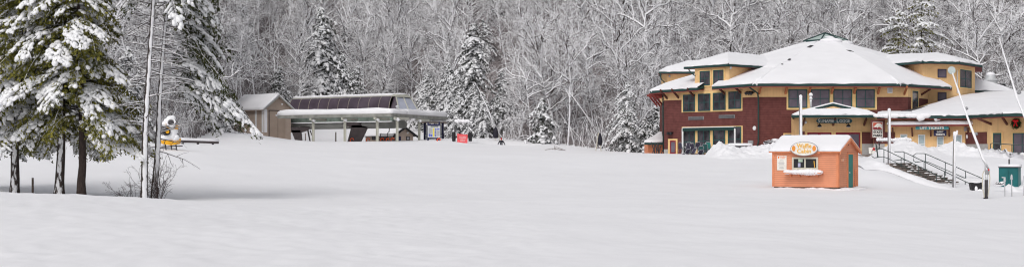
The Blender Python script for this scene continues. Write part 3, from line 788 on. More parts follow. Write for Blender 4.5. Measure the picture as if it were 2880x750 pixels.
    c = np.concatenate(Lp); ax = np.concatenate(La); ll = np.concatenate(Ll)[:, None]; lw = np.concatenate(Lw)[:, None]
    sdv = nrm(np.cross(ax, rng.normal(size=c.shape)))
    V = np.stack([c-ax*ll*0.5, c+sdv*lw*0.5, c+ax*ll*0.5, c-sdv*lw*0.5], 1)
    nm = MB(); nm.add(V, np.arange(len(c)*4).reshape(-1, 4)); O('crown', nm, mats[1], root)
    sm = MB(); sm.blobs(np.concatenate(cs), np.concatenate(as_), np.concatenate(bs), np.concatenate(ts_), 1, 0, 0.12, rng); O('snow_load', sm, M_fluff, root, smooth=True)
    return root
mk('dead_bough', (0.06, 0.045, 0.04), 0.9, 0.3, 5.0, snow=(-0.05, 0.7))
hemlock('hemlock_tree', 'hemlock with pale plastered trunk nearest the left picture edge', 40, 66, 14, 3.0, 3.3, 41, snowp=0.60, mats=(M_bark3, M_needle), r0=0.21, leanx=0.055, inner=0.22, droop=0.40, per=6, density=1.15)
hemlock('hemlock_tree', 'hemlock with straight dark trunk, middle of the three beside the stake', 166, 65.5, 16, 3.2, 3.7, 52, snowp=0.66, mats=(M_bark3, M_needle), r0=0.215, leanx=0.035, inner=0.38, flare=0.65, droop=0.45, per=5, density=1.15)
hemlock('hemlock_tree', 'hemlock with brownish rough trunk and yellow-green low boughs, right of the three', 229, 65, 11.8, 3.0, 3.0, 63, snowp=0.56, mats=(M_bark2, M_needle), r0=0.20, leanx=-0.01, inner=0.2, spread_pow=0.62, droop=0.42, per=6, density=1.2)
hemlock('hemlock_tree', 'snow-heavy hemlock cut by the left picture edge', -70, 70, 14, 3.4, 3.0, 74, snowp=0.8, mats=(M_bark2, M_needle_d), r0=0.24, inner=0.25, droop=.5)
# two snow-plastered poles to the right of them
hemlock('spruce_tree', 'tall white-plastered spruce pole with bare side boughs, foremost of the pair', 404, 64.3, 18, 2.0, 9.8, 85, snowp=0.8, mats=(M_bark4, M_needle_d), r0=0.165, leanx=0.046, inner=0.3, dead=54, dead_z=(2.6, 10.5), deadlen=(0.5, 2.4), flare=0.25, dead_az=1)
hemlock('spruce_tree', 'spruce with drooping snowy boughs on its right side, behind the white pole', 432, 66.5, 15.0, 3.45, 5.6, 96, snowp=0.55, zfloor=2.9, mats=(M_bark4, M_needle_d), r0=0.155, leanx=0.072, inner=0.40, dead=34, dead_z=(2.2, 9.5), flare=0.25, azlim=(-0.42, 1.25), per=3, droop=0.60, spread_pow=0.60, whorl=.42, dead_az=1)

def shrub(px, d, label, seed, H=2.4, n=26, spread=0.36):
    rng = np.random.default_rng(seed); b = G(px, d)
    root = E('bare_shrub', b, label, 'shrub')
    base = b+np.stack([rng.normal(size=n)*0.18, rng.normal(size=n)*0.15, np.full(n, -0.15)], -1)
    dirs = nrm(np.stack([rng.normal(size=n)*spread, rng.normal(size=n)*spread, np.ones(n)], -1)); L = H*rng.uniform(0.45, 1.1, n)
    C = polyline(base, dirs, L, 6, rng.normal(size=n)*0.1-0.12, 0.03, rng); Rr = (0.006+0.0035*L)[:, None]*np.linspace(1, 0.4, 6)[None]
    st = MB(); st.tubes(C, Rr, 4); O('stem', st, M_shrub, root)
    B2, R2 = spawn(rng, C, Rr, 7, 0.2, 1, 0.7, 0.38, 0.05, 4, -0.08, 0.04, 0.7, 0.005)
    B3, R3 = spawn(rng, B2, R2, 3, 0.2, 1, 0.7, 0.6, 0.0, 3, -0.1, 0.04, 0.8, 0.004)
    tw = MB(); tw.tubes(B2, R2, 3); tw.tubes(B3, R3, 3); O('twigs', tw, M_shrub, root)
    return root
M_shrub = mk('shrub_twigs', (0.085, 0.060, 0.055), 0.9, 0.3, 5.0, snow=(0.75, 0.5))
shrub(446, 66.0, 'leafless tangled shrub at the foot of the white spruce poles', 7)
shrub(372, 67.5, 'thin wispy leafless shrub left of the white spruce pole', 8, H=1.9, n=12, spread=0.7)
# ------------------------------------------------------------------ lodge
def Zat(py, d): return CZ+(HY-py)/F*d
def wallbox(mb, a, b, z0, z1, th=0.3, mi=0):
    w = Wall(a, b); w.box(mb, 0, w.len, z0, z1, -th, 0, mi); return w
def bracket(w, px, pt, pb, mb, reach=1.0, wd=0.16, mi=0):
    # knee brace: foot on the wall, head out under the eave
    s, z1 = w.hit(px, pt); _, z0 = w.hit(px, pb)
    A = [w.pt(s-wd/2, z0, 0.0), w.pt(s-wd/2, z0+0.22, 0.0), w.pt(s-wd/2, z1, reach), w.pt(s-wd/2, z1-0.2, reach+0.02)]
    mb.prism(A, np.append(w.t*wd, 0), mi)

lodge = E('lodge', G(2320, 150), 'large maroon and yellow lodge with a snowy many-sided roof and green cupola', 'building')
zg = 1.2
A_, B_, C_, D_ = (1868, 149.5), (2133, 140.0), (2553, 140.0), (2610, 145.6)
ZS = 7.72                                    # shingles below, yellow boards above
WL, WF, WR = Wall(A_, B_), Wall(B_, C_), Wall(C_, D_)
low = MB()
for w in (WL, WF, WR): w.box(low, 0, w.len, zg, ZS, -0.3, 0)
WB = Wall((1865, 164), A_); backl = V2(1862, 166)
aL = WL.pt(0, zg); low.pbox(aL+np.array([0, 0.02, 0]), (0.3, 0, 0), (1.2, 16, 0), (0, 0, ZS-zg))
O('shingled_wall', low, M_red, lodge)
upm = MB()
for w, zt in ((WL, 8.9), (WF, 8.75), (WR, 8.75)): w.box(upm, 0, w.len, ZS, zt, -0.3, 0.03)
upm.pbox(np.array([aL[0], aL[1]+0.02, ZS]), (0.3, 0, 0), (1.2, 16, 0), (0, 0, 1.0))
O('boarded_wall', upm, M_yel, lodge)
fd = MB(); WL.box(fd, 0.0, 1.7, zg, 2.55, 0, 0.04); O('foundation', fd, M_conc, lodge)
# yellow ground for the upper windows
band = MB()
WL.pbox(band, 1918, 2089, 257, 314, 0.035, 0.06); WF.pbox(band, 2212, 2466, 247, 308.5, 0.035, 0.06)
O('window_surround', band, M_trim, lodge)
def wnd(w, *a, **k):
    return window(w, lodge, *a, **k)
class Off(Wall):
    def __init__(s, w, e): s.o = w.o+w.n*e; s.t = w.t; s.n = w.n; s.len = w.len
WLo, WFo = Off(WL, 0.06), Off(WF, 0.06)
for a, b, t, bt in ((1922, 1955, 266, 314), (1964, 1998, 263.5, 312), (2006, 2041, 261, 309.5), (2049.5, 2085, 257.5, 306)):
    wnd(WLo, a, b, t, bt, glass=M_glass)
for a in (2217, 2280, 2343.5, 2407):
    wnd(WFo, a, a+53, 251.5, 303, glass=M_glass_p)
window(WR, lodge, 2564, 2581, 256, 308, 1, 2, trim=0.13)
# ground-floor glazing of the wing, awning on top
gf = MB(); WL.pbox(gf, 1918, 2089, 355, 432, 0.0, 0.035); O('window_surround', gf, M_trim, lodge)
WLo2 = Off(WL, 0.035)
for a, b, t, bt in ((1923, 1955, 366, 431), (1963, 1997, 362, 430), (2006, 2040, 359, 428), (2048.5, 2085, 356, 426)):
    wnd(WLo2, a, b, t, bt, glass=M_glass)
aw = MB(); s0 = WL.hit(1927)[0]; s1 = WL.hit(2071)[0]; z0 = WL.hit(2000, 367)[1]; z1 = WL.hit(2000, 358.5)[1]
WL.box(aw, s0, s1, z0, z1, 0.10, 0.42); awo = O('awning', aw, M_green, lodge)
awp = MB(); WL.box(awp, s0, s1, z1+0.003, z1+0.07, 0.08, 0.44); O('snow_cover', awp, M_snow, awo)
for px in (1926, 2073):
    m = MB(); WL.pbox(m, px-1.8, px+1.8, 361, 432, 0.3, 0.38); O('awning_post', m, M_white, awo)
dr = MB(); WL.pbox(dr, 1886, 1902, 395, 432, 0.02, 0.08); do = O('door', dr, M_door, lodge)
g = MB(); WL.pbox(g, 1889, 1899.5, 399, 428, 0.083, 0.09); O('pane', g, M_glass_p, do)
t = MB(); WL.pbox(t, 1880.5, 1885.5, 390, 432, 0, 0.1); WL.pbox(t, 1902.5, 1906.5, 390, 432, 0, 0.1); WL.pbox(t, 1885.6, 1902.4, 390, 394.5, 0, 0.1); O('door_frame', t, M_trim, do)
for px0, px1, a, b in ((1937, 1980, 327.5, 337), (2022.5, 2067, 323, 332.5)):
    v = MB(); WL.pbox(v, px0, px1, a, b, 0, 0.06); vo = O('louvre_vent', v, M_grey, lodge)
    sl = MB()
    for k in range(4): WL.pbox(sl, px0+1, px1-1, a+1.2+k*2.2, a+2.2+k*2.2, 0.062, 0.085)
    O('louvre', sl, M_dgrey, vo)
lm = MB()
for px in (1884, 1892): 
    s, z = WL.hit(px, 374); lm.lathe([(0.01, 0), (0.13, 0.0), (0.16, -0.28), (0.0, -0.28)], WL.pt(s, z+0.1, 0.3), 10)
WL.pbox(lm, 1882, 1894, 371, 374, 0, 0.32); O('wall_lamp', lm, M_black, lodge)
fl = MB()
for px in (2105, 2112, 2119):
    s, z = WL.hit(px, 261.5); c = WL.pt(s, z, 0.28); fl.lathe([(0, -0.16), (0.13, -0.16), (0.17, 0.16), (0, 0.16)], c, 10, 0, np.append(WL.n, -0.5))
WL.pbox(fl, 2100, 2123, 259, 262, 0.04, 0.16); O('floodlight', fl, M_black, lodge)
ov = MB(); s, z = WL.hit(2122, 360); ov.lathe([(0, 0.06), (0.19, 0.06), (0.22, 0.0)], WL.pt(s, z, 0.0), 16, 0, np.append(WL.n, 0)); O('wall_bell', ov, M_white, lodge)
gb = MB(); WL.pbox(gb, 2106, 2119, 394.5, 405, 0, 0.15); O('meter_box', gb, M_grey, lodge)
vb = MB(); WF.pbox(vb, 2495, 2509, 247, 262, 0.03, 0.16); vo = O('wall_vent', vb, M_white, lodge)
vb = MB(); 
for k in range(4): WF.pbox(vb, 2497, 2507, 250+k*2.7, 251+k*2.7, 0.162, 0.18)
O('louvre', vb, M_grey, vo)
# roof ---------------------------------------------------------------
APX = PZ(2320, 156.5, 14.15)
ring = [PZ(1830, 150, 8.72), PZ(2123, 138.7, 8.95), PZ(2528, 138.7, 8.95), PZ(2671, 145.4, 8.95), PZ(2690, 151, 8.95), PZ(2862, 159, 8.95),
        np.array([52., 176, 8.95]), np.array([23., 176, 8.95]), np.array([19.8, 166, 8.75])]
NR = len(ring)
cup = []                                    # ring at the cupola
for q in ring: 
    v = (q-APX)[:2]; v = v/np.linalg.norm(v)*2.3; cup.append(np.array([APX[0]+v[0], APX[1]+v[1], 14.05]))
def on_facet(i, px, d):                     # height of roof facet i at a plan point
    a, b, c = ring[i], ring[(i+1) % NR], cup[i]
    n = np.cross(b-a, c-a); x, y = V2(px, d); return a[2]-(n[0]*(x-a[0])+n[1]*(y-a[1]))/n[2]
rf = MB(); sn = MB(); fas = MB(); sof = MB()
rngR = np.random.default_rng(4)
def facet_snow(a, b, c, d_, na=14, nb_=10, th=0.42, lift0=0.16, edge=0.10):
    # a-b eave, c-d_ upper edge (c above a); gently wavy sheet with a rolled lip at the eave
    u = np.linspace(0, 1, na)[None, :, None]; v = np.linspace(0, 1, nb_)[:, None, None]
    Pm = (a*(1-u)+b*u)*(1-v)+(c*(1-u)+d_*u)*v
    nn = np.array([[0.05*mnoise.noise(Vector((p[0]*0.5, p[1]*0.5, 1))) for p in r] for r in Pm])
    h = lift0+(th-lift0)*np.clip(v[:, :, 0]*6, 0, 1)**0.6
    Pm = Pm+UP*(h+nn)[..., None]
    outv = nrm(np.cross(b-a, UP)); outv = outv if np.dot(outv, a-c) > 0 else -outv
    uu = (a*(1-u)+b*u)[0]; drop = (0.05*rngR.normal(size=na))[:, None]*UP
    lip = np.stack([uu+UP*0.01+outv*0.0, uu+UP*(0.06)+outv*edge+drop, uu+UP*lift0*0.8+outv*edge*0.7])
    Pm = np.concatenate([lip, Pm]); nr, nc = Pm.shape[:2]
    r, c_ = np.meshgrid(np.arange(nr-1), np.arange(nc-1), indexing='ij'); k = (r*nc+c_).ravel()
    sn.add(Pm.reshape(-1, 3), np.stack([k, k+1, k+nc+1, k+nc], -1))
def facet(a, b, c, d_, fascia=True):
    slab(rf, [a, b, d_, c], 0.14)
    if fascia:
        tt = nrm(b-a); outv = nrm(np.cross(b-a, UP)); outv = outv if np.dot(outv, a-c) > 0 else -outv
        fas.prism([a+UP*0.02, a-UP*0.22, a-UP*0.22+outv*0.06, a+UP*0.02+outv*0.06], b-a)
        sof.prism([a-UP*0.225+outv*0.03, a-UP*0.31+outv*0.03, a-UP*0.31-outv*0.05, a-UP*0.225-outv*0.05], b-a)
        sof.prism([a-UP*0.15, a-UP*0.145-outv*1.3, a-UP*0.20-outv*1.3, a-UP*0.20], b-a)
for i in range(1, NR):
    facet(ring[i], ring[(i+1) % NR], cup[i], cup[(i+1) % NR]); facet_snow(ring[i], ring[(i+1) % NR], cup[i], cup[(i+1) % NR])
# left facet is cut by the dormer: two eave pieces
def up0(f):                                  # point on eave 0 by share
    return ring[0]*(1-f)+ring[1]*f
def upc(f): return cup[0]*(1-f)+cup[1]*f
def mid(f, v): return up0(f)*(1-v)+upc(f)*v
fA = (1963-1830)/(2123-1830)+0.02; fB = (2003-1830)/(2123-1830)+0.02
facet(up0(0), up0(fA), mid(0, .32), mid(fA, .32)); facet_snow(up0(0), up0(fA), mid(0, .32), mid(fA, .32), 10, 5)
facet(up0(fB), up0(1), mid(fB, .30), mid(1, .30)); facet_snow(up0(fB), up0(1), mid(fB, .30), mid(1, .30), 10, 5)
slab(rf, [mid(0, .32), mid(1, .30), upc(1), upc(0)], 0.14); facet_snow(mid(0, .32), mid(1, .30), upc(0), upc(1), 12, 8, lift0=0.40, edge=0.0)
# raking green edges beside the gap
for f, sg in ((fA, 1), (fB, -1)):
    a, b = up0(f), mid(f, .10); tv = nrm(ring[1]-ring[0])*0.06*sg
    fas.prism([a+UP*0.04, a-UP*0.22, a-UP*0.22+tv, a+UP*0.04+tv], b-a)
# left dormer
fl_, ff_, fr_ = PZ(1924, 147.2, 11.1), PZ(2048, 142.2, 11.1), PZ(2165, 146.5, 11.1); bl_ = fl_+(fr_-ff_)
P1, P2 = PZ(2047, 148, 12.45), PZ(2150, 153.5, 12.45)
for a, b, c, d_ in ((fl_, ff_, P1, P1), (ff_, fr_, P1, P2)):
    facet_snow(a, b, c, d_, 12, 6, 0.34, 0.14); 
    outv = nrm(np.cross(b-a, UP)); outv = outv if np.dot(outv, a-c) > 0 else -outv
    fas.prism([a+UP*0.02, a-UP*0.20, a-UP*0.20+outv*0.06, a+UP*0.02+outv*0.06], b-a); sof.prism([a-UP*0.15, a-UP*0.15-outv*0.9, a-UP*0.2-outv*0.9, a-UP*0.2], b-a)
    rf.prism([a, b, c] if np.allclose(c, d_) else [a, b, d_, c], (0, 0, -0.12))
facet_snow(bl_, fl_, P2, P1, 8, 5, 0.34, 0.14); rf.prism([bl_, fl_, P1, P2], (0, 0, -0.12))
W1 = Wall((1955, 146.37), (2050, 142.97)); W1.o = WL.pt(*WL.hit(1955), 0.05)[:2]; e = WL.pt(*WL.hit(2050), 0.05)[:2]; W1.len = float(np.linalg.norm(e-W1.o)); W1.t = (e-W1.o)/W1.len; W1.n = np.array([W1.t[1], -W1.t[0]])
dm = MB(); W1.box(dm, 0, W1.len, 8.6, 11.0, -0.25, 0.0)
c1 = W1.pt(W1.len, 8.6, 0.0); dm.pbox(c1, (3.9, 4.3, 0), (-0.15, 0.2, 0), (0, 0, 2.4)); c0 = W1.pt(0, 8.6, 0.0); dm.pbox(c0, (3.9, 4.3, 0), (0.2, -0.15, 0), (0, 0, 2.4))
O('dormer_wall', dm, M_yel, lodge)
window(W1, lodge, 1969, 1998, 200, 241, 2, 2, trim=0.12); window(W1, lodge, 2007, 2036.5, 197, 237, 2, 2, trim=0.12)
# further dormer beyond it on the left
bw = MB(); wX = Wall((1876, 156.8), (1965, 156.8)); wX.box(bw, 0, wX.len, 8.6, 11.2, -6, 0); O('dormer_wall', bw, M_yel, lodge)
q0, q1, q2, q3 = PZ(1852, 156, 11.12), PZ(1975, 156, 11.12), PZ(1975, 164, 11.12), PZ(1852, 164, 11.12); r0, r1 = PZ(1935, 160, 12.35), PZ(2000, 160, 12.5)
facet_snow(q0, q1, r0, r1, 9, 5, 0.32, 0.14); facet_snow(q3, q0, r0, r0, 7, 5, 0.32, 0.14)
rf.prism([q0, q1, r1, r0], (0, 0, -0.12)); rf.prism([q3, q0, r0], (0, 0, -0.12)); fas.prism([q0+UP*.02, q0-UP*.2, q0-UP*.2+np.array([0, -.06, 0]), q0+UP*.02+np.array([0, -.06, 0])], q1-q0)
sof.prism([q0-UP*.15, q0-UP*.15+np.array([0, .8, 0]), q0-UP*.2+np.array([0, .8, 0]), q0-UP*.2], q1-q0)
# right tower with its own eaves
T0, T1, T2, T3 = (2490, 152.5), (2597, 145.6), (2696, 147.0), (2742, 151.5)
tw = MB(); ws = [Wall(T0, T1), Wall(T1, T2), Wall(T2, T3)]
for w, zb in zip(ws, (8.5, zg, zg)): w.box(tw, 0, w.len, zb, 11.6, -0.3, 0)
O('tower_wall', tw, M_yel, lodge)
u0, u1, u2, u3 = PZ(2472, 151, 11.55), PZ(2594, 144.6, 11.55), PZ(2697, 145.8, 11.55), PZ(2762, 151.5, 11.55); u4 = PZ(2762, 160, 11.55)
tp, tp2 = PZ(2636, 153, 12.75), PZ(2500, 156, 12.75)
for a, b, c, d_ in ((u0, u1, tp2, tp), (u1, u2, tp, tp), (u2, u3, tp, tp), (u3, u4, tp, tp)):
    facet_snow(a, b, c, d_, 12, 6, 0.34, 0.14); outv = nrm(np.cross(b-a, UP)); outv = outv if np.dot(outv, a-c) > 0 else -outv
    fas.prism([a+UP*0.02, a-UP*0.22, a-UP*0.22+outv*0.06, a+UP*0.02+outv*0.06], b-a); sof.prism([a-UP*0.16, a-UP*0.16-outv*0.8, a-UP*0.2-outv*0.8, a-UP*0.2], b-a)
    rf.prism([a, b, c] if np.allclose(c, d_) else [a, b, d_, c], (0, 0, -0.12))
wT = ws[1]
window(wT, lodge, 2637, 2661, 195, 218.5, 1, 1, frame=M_navy, glass=M_glass_p, fr=0.06); window(wT, lodge, 2637, 2661, 260, 284, 1, 1, frame=M_navy, glass=M_glass_p, fr=0.06)
window(ws[2], lodge, 2698, 2731, 197, 247, 2, 2, trim=0.1)
dp = MB(); s, z0 = wT.hit(2691, 262); z1 = wT.hit(2691, 198)[1]; dp.tube([wT.pt(s, z1, .08), wT.pt(s, z0, .08)], 0.05); O('pipe', dp, M_steel, lodge)
# light flashing along the lower roof meeting the wall
fs = MB(); pA, pB = PZ(2556, 139.85, Zat(319, 139.85)), PZ(2612, 145.3, Zat(296, 145.3)); fs.prism([pA, pA+UP*0.25, pA+UP*0.25+np.array([0.03, -.1, 0]), pA+np.array([0.03, -.1, 0])], pB-pA); O('flashing', fs, M_trim, lodge)
for i in range(NR):
    if i == 4: continue
    f = np.linspace(0, 1, 12)[:, None]; sn.tube(ring[i]*(1-f)+cup[i]*f+UP*np.interp(f, [0, .06, .15, 1], ([-.06, .16, .20, .19] if i < 2 else [-.08, .08, .13, .14])), .27, 8)
O('roof', rf, M_dgrey, lodge); O('fascia', fas, M_green, lodge); O('soffit', sof, M_soffit, lodge); O('snow_cover', sn, M_snow, lodge, smooth=True)
# snow slide gaps on the roof (dark shingle showing)
for px, py, w_, h_, a in ((2279, 131, 16, 6, -.5), (2220, 168, 11, 4, -.3), (2200, 181, 8, 2, 0), (2390, 144, 15, 4.5, .5), (1944, 236, 14, 5, .2)):
    if px < 2123: continue
    ds = np.linspace(139, 156, 400); fz = np.array([CZ+(HY-py)/F*d-(on_facet(1, px, d)+.46) for d in ds]); kx = np.argmax(fz < 0) if fz[0] > 0 else np.argmax(fz > 0)
    d0 = ds[kx]; c = PZ(px, d0, on_facet(1, px, d0)+.46); k = d0/F; slope = (on_facet(1, px, d0+1)-on_facet(1, px, d0))
    e1 = np.array([w_*k*.42, 0, 0]); e2 = np.array([-a*.9, .9, .9*slope])*(h_*.10)
    sp = MB(); sp.prism([c-e1-e2*.7, c+e1*.6-e2, c+e1+e2*.6, c-e1*.5+e2], (0, 0, 0.03)); O('bare_shingle', sp, M_dgrey, lodge)
# cupola
cz0 = 14.05; cc = np.array([PZ(2321, 156.5, 0)[0], 156.5, 0]); n8 = 8; rc = 2.52
octo = [cc+np.array([math.cos(2*math.pi*(k+.5)/8)*rc, math.sin(2*math.pi*(k+.5)/8)*rc, 0]) for k in range(8)]
cb = MB(); cb.prism([q+UP*(cz0-0.4) for q in octo], (0, 0, 0.95)); cpo = O('cupola', cb, M_green, lodge)
top = cc+UP*15.45; pn = MB(); rb = MB()
for k in range(8):
    a = octo[k]+UP*(cz0+0.56)-(octo[k]-cc)*0.02; b = octo[(k+1) % 8]+UP*(cz0+0.56)-(octo[(k+1) % 8]-cc)*0.02
    pn.prism([a, b, top], (0, 0, -0.05)); rb.tube([a+UP*.03, top+UP*.04], 0.075, 6)
O('pane', pn, M_cup, cpo); O('rib', rb, M_green, cpo)
cs = MB(); cs.blobs([cc+np.array([0.1, -2.35, cz0+0.38]), cc+np.array([2.0, -1.5, cz0+0.2]), cc+np.array([0.2, -1.6, cz0+0.72])], [(1.3, 0, 0), (0.8, 0.7, 0), (0.75, 0, 0)], [(0, .6, 0), (-.3, .4, 0), (0, .5, .25)], [(0, 0, .32), (0, 0, .28), (0, 0, .14)], 2); O('snow_cover', cs, M_snow, cpo, smooth=True)
# brackets
bk = MB()
for px in (1877, 1909, 1953, 2040, 2085): 
    o = MB(); bracket(WL, px, 252-(px-1870)*.05, 281-(px-1870)*.07, o, 1.1); O('bracket', o, M_brown, lodge)
for px in (2126,): 
    o = MB(); bracket(WF, px+9, 243, 266, o, 1.0); O('bracket', o, M_orangewood, lodge)
for px in (2209, 2275, 2338.5, 2402, 2469): 
    o = MB(); bracket(WF, px, 243.5, 266, o, 0.75, 0.2); O('bracket', o, M_orangewood, lodge)
o = MB(); bracket(WF, 2543, 243, 268, o, 1.0); O('bracket', o, M_orangewood, lodge)
o = MB(); bracket(WR, 2590, 248, 270, o, 1.0); O('bracket', o, M_brown, lodge)
# exposed rafters under the far left eave
o = MB()
for k in range(3):
    a = np.array([ring[0][0]+0.2+0.02*k, 151.5+k*2.6, 8.45]); o.pbox(a, (1.8, 0.5, -0.25), (0, 0.18, 0), (0, 0, 0.22)); o.prism([a+np.array([.2, .05, 0]), a+np.array([.45, .05, 0]), np.array([aL[0]+.1, a[1]+.6, 7.2]), np.array([aL[0]+.1, a[1]+.6, 7.5])], (0, .15, 0))
O('rafter', o, M_soffit, lodge)
# downspouts
def pipe(pts, r, name, mat, parent): o = MB(); o.tube(pts, r, 8); return O(name, o, mat, parent, smooth=True)
s, _ = WL.hit(2130)
pipe([PZ(2104, 139.4, Zat(243, 139.4)), PZ(2118, 139.6, Zat(253, 139.6)), PZ(2131, 139.7, Zat(262, 139.7)), PZ(2133, 139.75, Zat(278, 139.75)), PZ(2133, 139.75, Zat(398, 139.75)), PZ(2130, 139.5, Zat(410, 139.5))], 0.075, 'downspout', M_green, lodge)
pipe([PZ(1937, 146.9, 10.85), PZ(1944, 146.4, 10.45), PZ(1955, 146, 10.15)], 0.06, 'downspout', M_green, lodge)
pipe([PZ(1857, 156, 10.9), PZ(1860, 156.2, 10.3), PZ(1874, 156.4, 9.8)], 0.06, 'downspout', M_green, lodge)
pipe([PZ(1864.5, 149.6, 8.3), PZ(1865.5, 149.7, 2.3)], 0.07, 'downspout', M_green, lodge)
for w, px, py in ((W1, 2057, 191), (wX, 1883, 214)):
    o = MB(); s, z = w.hit(px, py); o.blobs([w.pt(s, z, 0.1)], [(.12, 0, 0)], [(0, .12, 0)], [(0, 0, .14)], 2); O('wall_lamp', o, M_greyink, lodge, smooth=True)
# roof vent at the back right
o = MB(); vc = PZ(2786, 163, 0); zv = Zat(240, 163)
o.lathe([(0.75, zv-1.0), (0.75, zv+0.45), (0.85, zv+0.5), (0.85, zv+.62), (0.6, zv+0.7), (0.55, zv+1.0), (0.25, zv+1.35), (0, zv+1.4)], vc, 16); vo = O('roof_vent', o, M_steel, lodge, smooth=False)
o = MB(); o.box(vc+UP*(zv-0.2)+np.array([0.3, 0, 0]), (2.3, 1.6, 0.7)); O('curb', o, M_black, vo)
o = MB(); o.blobs([vc+UP*(zv+1.25)], [(.5, 0, 0)], [(0, .5, 0)], [(0, 0, .3)], 2); O('snow_cover', o, M_snow, vo, smooth=True)

# entrance porch ------------------------------------------------------
pw = MB(); WV = Wall((2256, 134.6), (2456, 134.6)); WV.box(pw, 0, WV.len, zg, 5.95, -0.3, 0); WV.box(pw, 0, .3, zg, 5.9, -5.2, -0.302); WV.box(pw, WV.len-.3, WV.len, zg, 5.9, -5.2, -0.302)
O('porch_wall', pw, M_yel, lodge)
m = MB(); WV.pbox(m, 2424, 2455.5, 371, 404, 0.0, 0.05); WV.pbox(m, 2256.5, 2263, 369, 440, 0.0, 0.05); O('shingle_panel', m, M_red, lodge)
m = MB(); WV.pbox(m, 2424, 2455.5, 404.3, 440, 0.0, 0.07); O('foundation', m, M_conc, lodge)
e0, e1 = PZ(2228, 132.7, 5.68), PZ(2466, 132.7, 5.68); e2, e3 = PZ(2476, 139.9, 5.68), PZ(2233, 139.9, 5.68); pk = PZ(2343, 135.6, 6.75); pkb = PZ(2340, 139.8, 6.75)
pr = MB(); ps = MB()
pr.prism([e0, e1, pk], (0, 0, -.12)); pr.prism([e1, e2, pkb, pk], (0, 0, -.12)); pr.prism([e3, e0, pk, pkb], (0, 0, -.12))
keep = sn; sn = ps
facet_snow(e0, e1, pk, pk, 20, 6, 0.30, 0.14); facet_snow(e1, e2, pk, pkb, 8, 5, 0.3, 0.14); facet_snow(e3, e0, pkb, pk, 8, 5, 0.3, 0.14); sn = keep
O('porch_roof', pr, M_dgrey, lodge); O('snow_cover', ps, M_snow, lodge, smooth=True)
pf = MB()
for a, b, n_ in ((e0, e1, (0, -1, 0)), (e1, e2, (1, 0, 0)), (e3, e0, (-1, 0, 0))):
    n_ = np.array(n_, float)*.07; pf.prism([a+UP*.03, a-UP*.20, a-UP*.20+n_, a+UP*.03+n_], b-a)
O('porch_fascia', pf, M_green, lodge)
# gablet on the porch roof
gp = PZ(2343, 133.8, Zat(295.5, 133.8)); gl, gr = PZ(2294, 133.75, Zat(307.5, 133.75)), PZ(2394, 133.75, Zat(307.5, 133.75))
gg = MB(); gg.prism([gl+np.array([.5, .1, .02]), gr+np.array([-.5, .1, .02]), gp+np.array([0, .1, -.1])], (0, 1.2, 0)); go = O('gablet', gg, M_yel, lodge)
gf_ = MB()
for a in (gl, gr): gf_.prism([a, a+UP*.16, gp+UP*.16, gp-UP*.02], (0, .12, 0))
O('gablet_fascia', gf_, M_green, go)
gs = MB()
for a in (gl, gr):
    a2 = a+UP*.165+np.array([0, -.05, 0]); g2 = gp+UP*.165+np.array([0, -.05, 0]); gs.prism([a2, a2+UP*.08, g2+UP*.12, g2], (0, 1.9, -0.05))
O('snow_cover', gs, M_snow, go)
for px0, px1 in ((2270, 2338), (2350, 2419)):
    t = MB(); WV.pbox(t, px0-4, px0-.3, 369, 440, 0.0, .1); WV.pbox(t, px1+.3, px1+4, 369, 440, 0, .1); WV.pbox(t, px0-.2, px1+.2, 368.5, 371.5, 0, .1)
    d = MB(); WV.pbox(d, px0, px1, 372, 440, 0.01, .07); do = O('door', d, M_door, lodge); O('door_frame', t, M_trim, do)
    h = (px0+px1)/2; gmat = M_greyink if px0 < 2300 else M_glass_p
    for a, b in ((px0+5, h-4), (h+4, px1-4)):
        g = MB(); WV.pbox(g, a, b, 377, 432, .073, .08); O('pane', g, gmat if a < 2395 else M_glass_p, do)
for px in (2258, 2343, 2430):
    o = MB(); bracket(WV, px, 331, 354, o, 0.9, .14); O('bracket', o, M_brown, lodge)
o = MB(); s, z = WV.hit(2264, 343.5); o.blobs([WV.pt(s, z, .2)], [(.16, 0, 0)], [(0, .12, 0)], [(0, 0, .16)], 2); O('wall_lamp', o, M_white, lodge, smooth=True)
# pipe vent with a snow cap standing on the porch roof
o = MB(); b = PZ(2280.5, 136, Zat(301, 136)); t_ = Zat(267, 136); o.tube([b, np.array([b[0], b[1], t_])], 0.10, 8)
o.blobs([np.array([b[0], b[1], t_]), np.array([b[0], b[1], t_-.35])], [(.19, 0, 0), (.16, 0, 0)], [(0, .19, 0), (0, .16, 0)], [(0, 0, .22), (0, 0, .2)], 2); O('vent_pipe', o, M_lance, lodge, smooth=True)
# small basement window left of the porch
window(WF, lodge, 2206, 2244, 377, 392, 1, 1, trim=.1)

# side annex at the far left
ax_ = E('annex', G(1845, 155), 'small low annex with green fascia tucked beside the lodge left corner', 'building')
o = MB(); wA = Wall((1822, 153.5), (1868, 153.5)); wA.box(o, 0, wA.len, 1.4, 3.25, -4, 0); O('wall', o, M_orangeplain, ax_)
o = MB(); a0, a1 = PZ(1812, 152.7, 3.25), PZ(1866.5, 152.7, 3.25); a2, a3 = PZ(1866, 158.5, 4.3), PZ(1856, 158.5, 4.3); o.prism([a0, a1, a2, a3], (0, 0, -.1)); O('roof', o, M_dgrey, ax_)
o = MB(); o.prism([a0+UP*.02, a0-UP*.2, a0-UP*.2+np.array([0, -.06, 0]), a0+UP*.02+np.array([0, -.06, 0])], a1-a0); O('fascia', o, M_green, ax_)
o = MB(); snow_slab(o, [a0, a1, a2, a3], .3, .06, .25); O('snow_cover', o, M_snow, ax_, smooth=True)

def at3(p, z): return np.array([p[0], p[1], z])
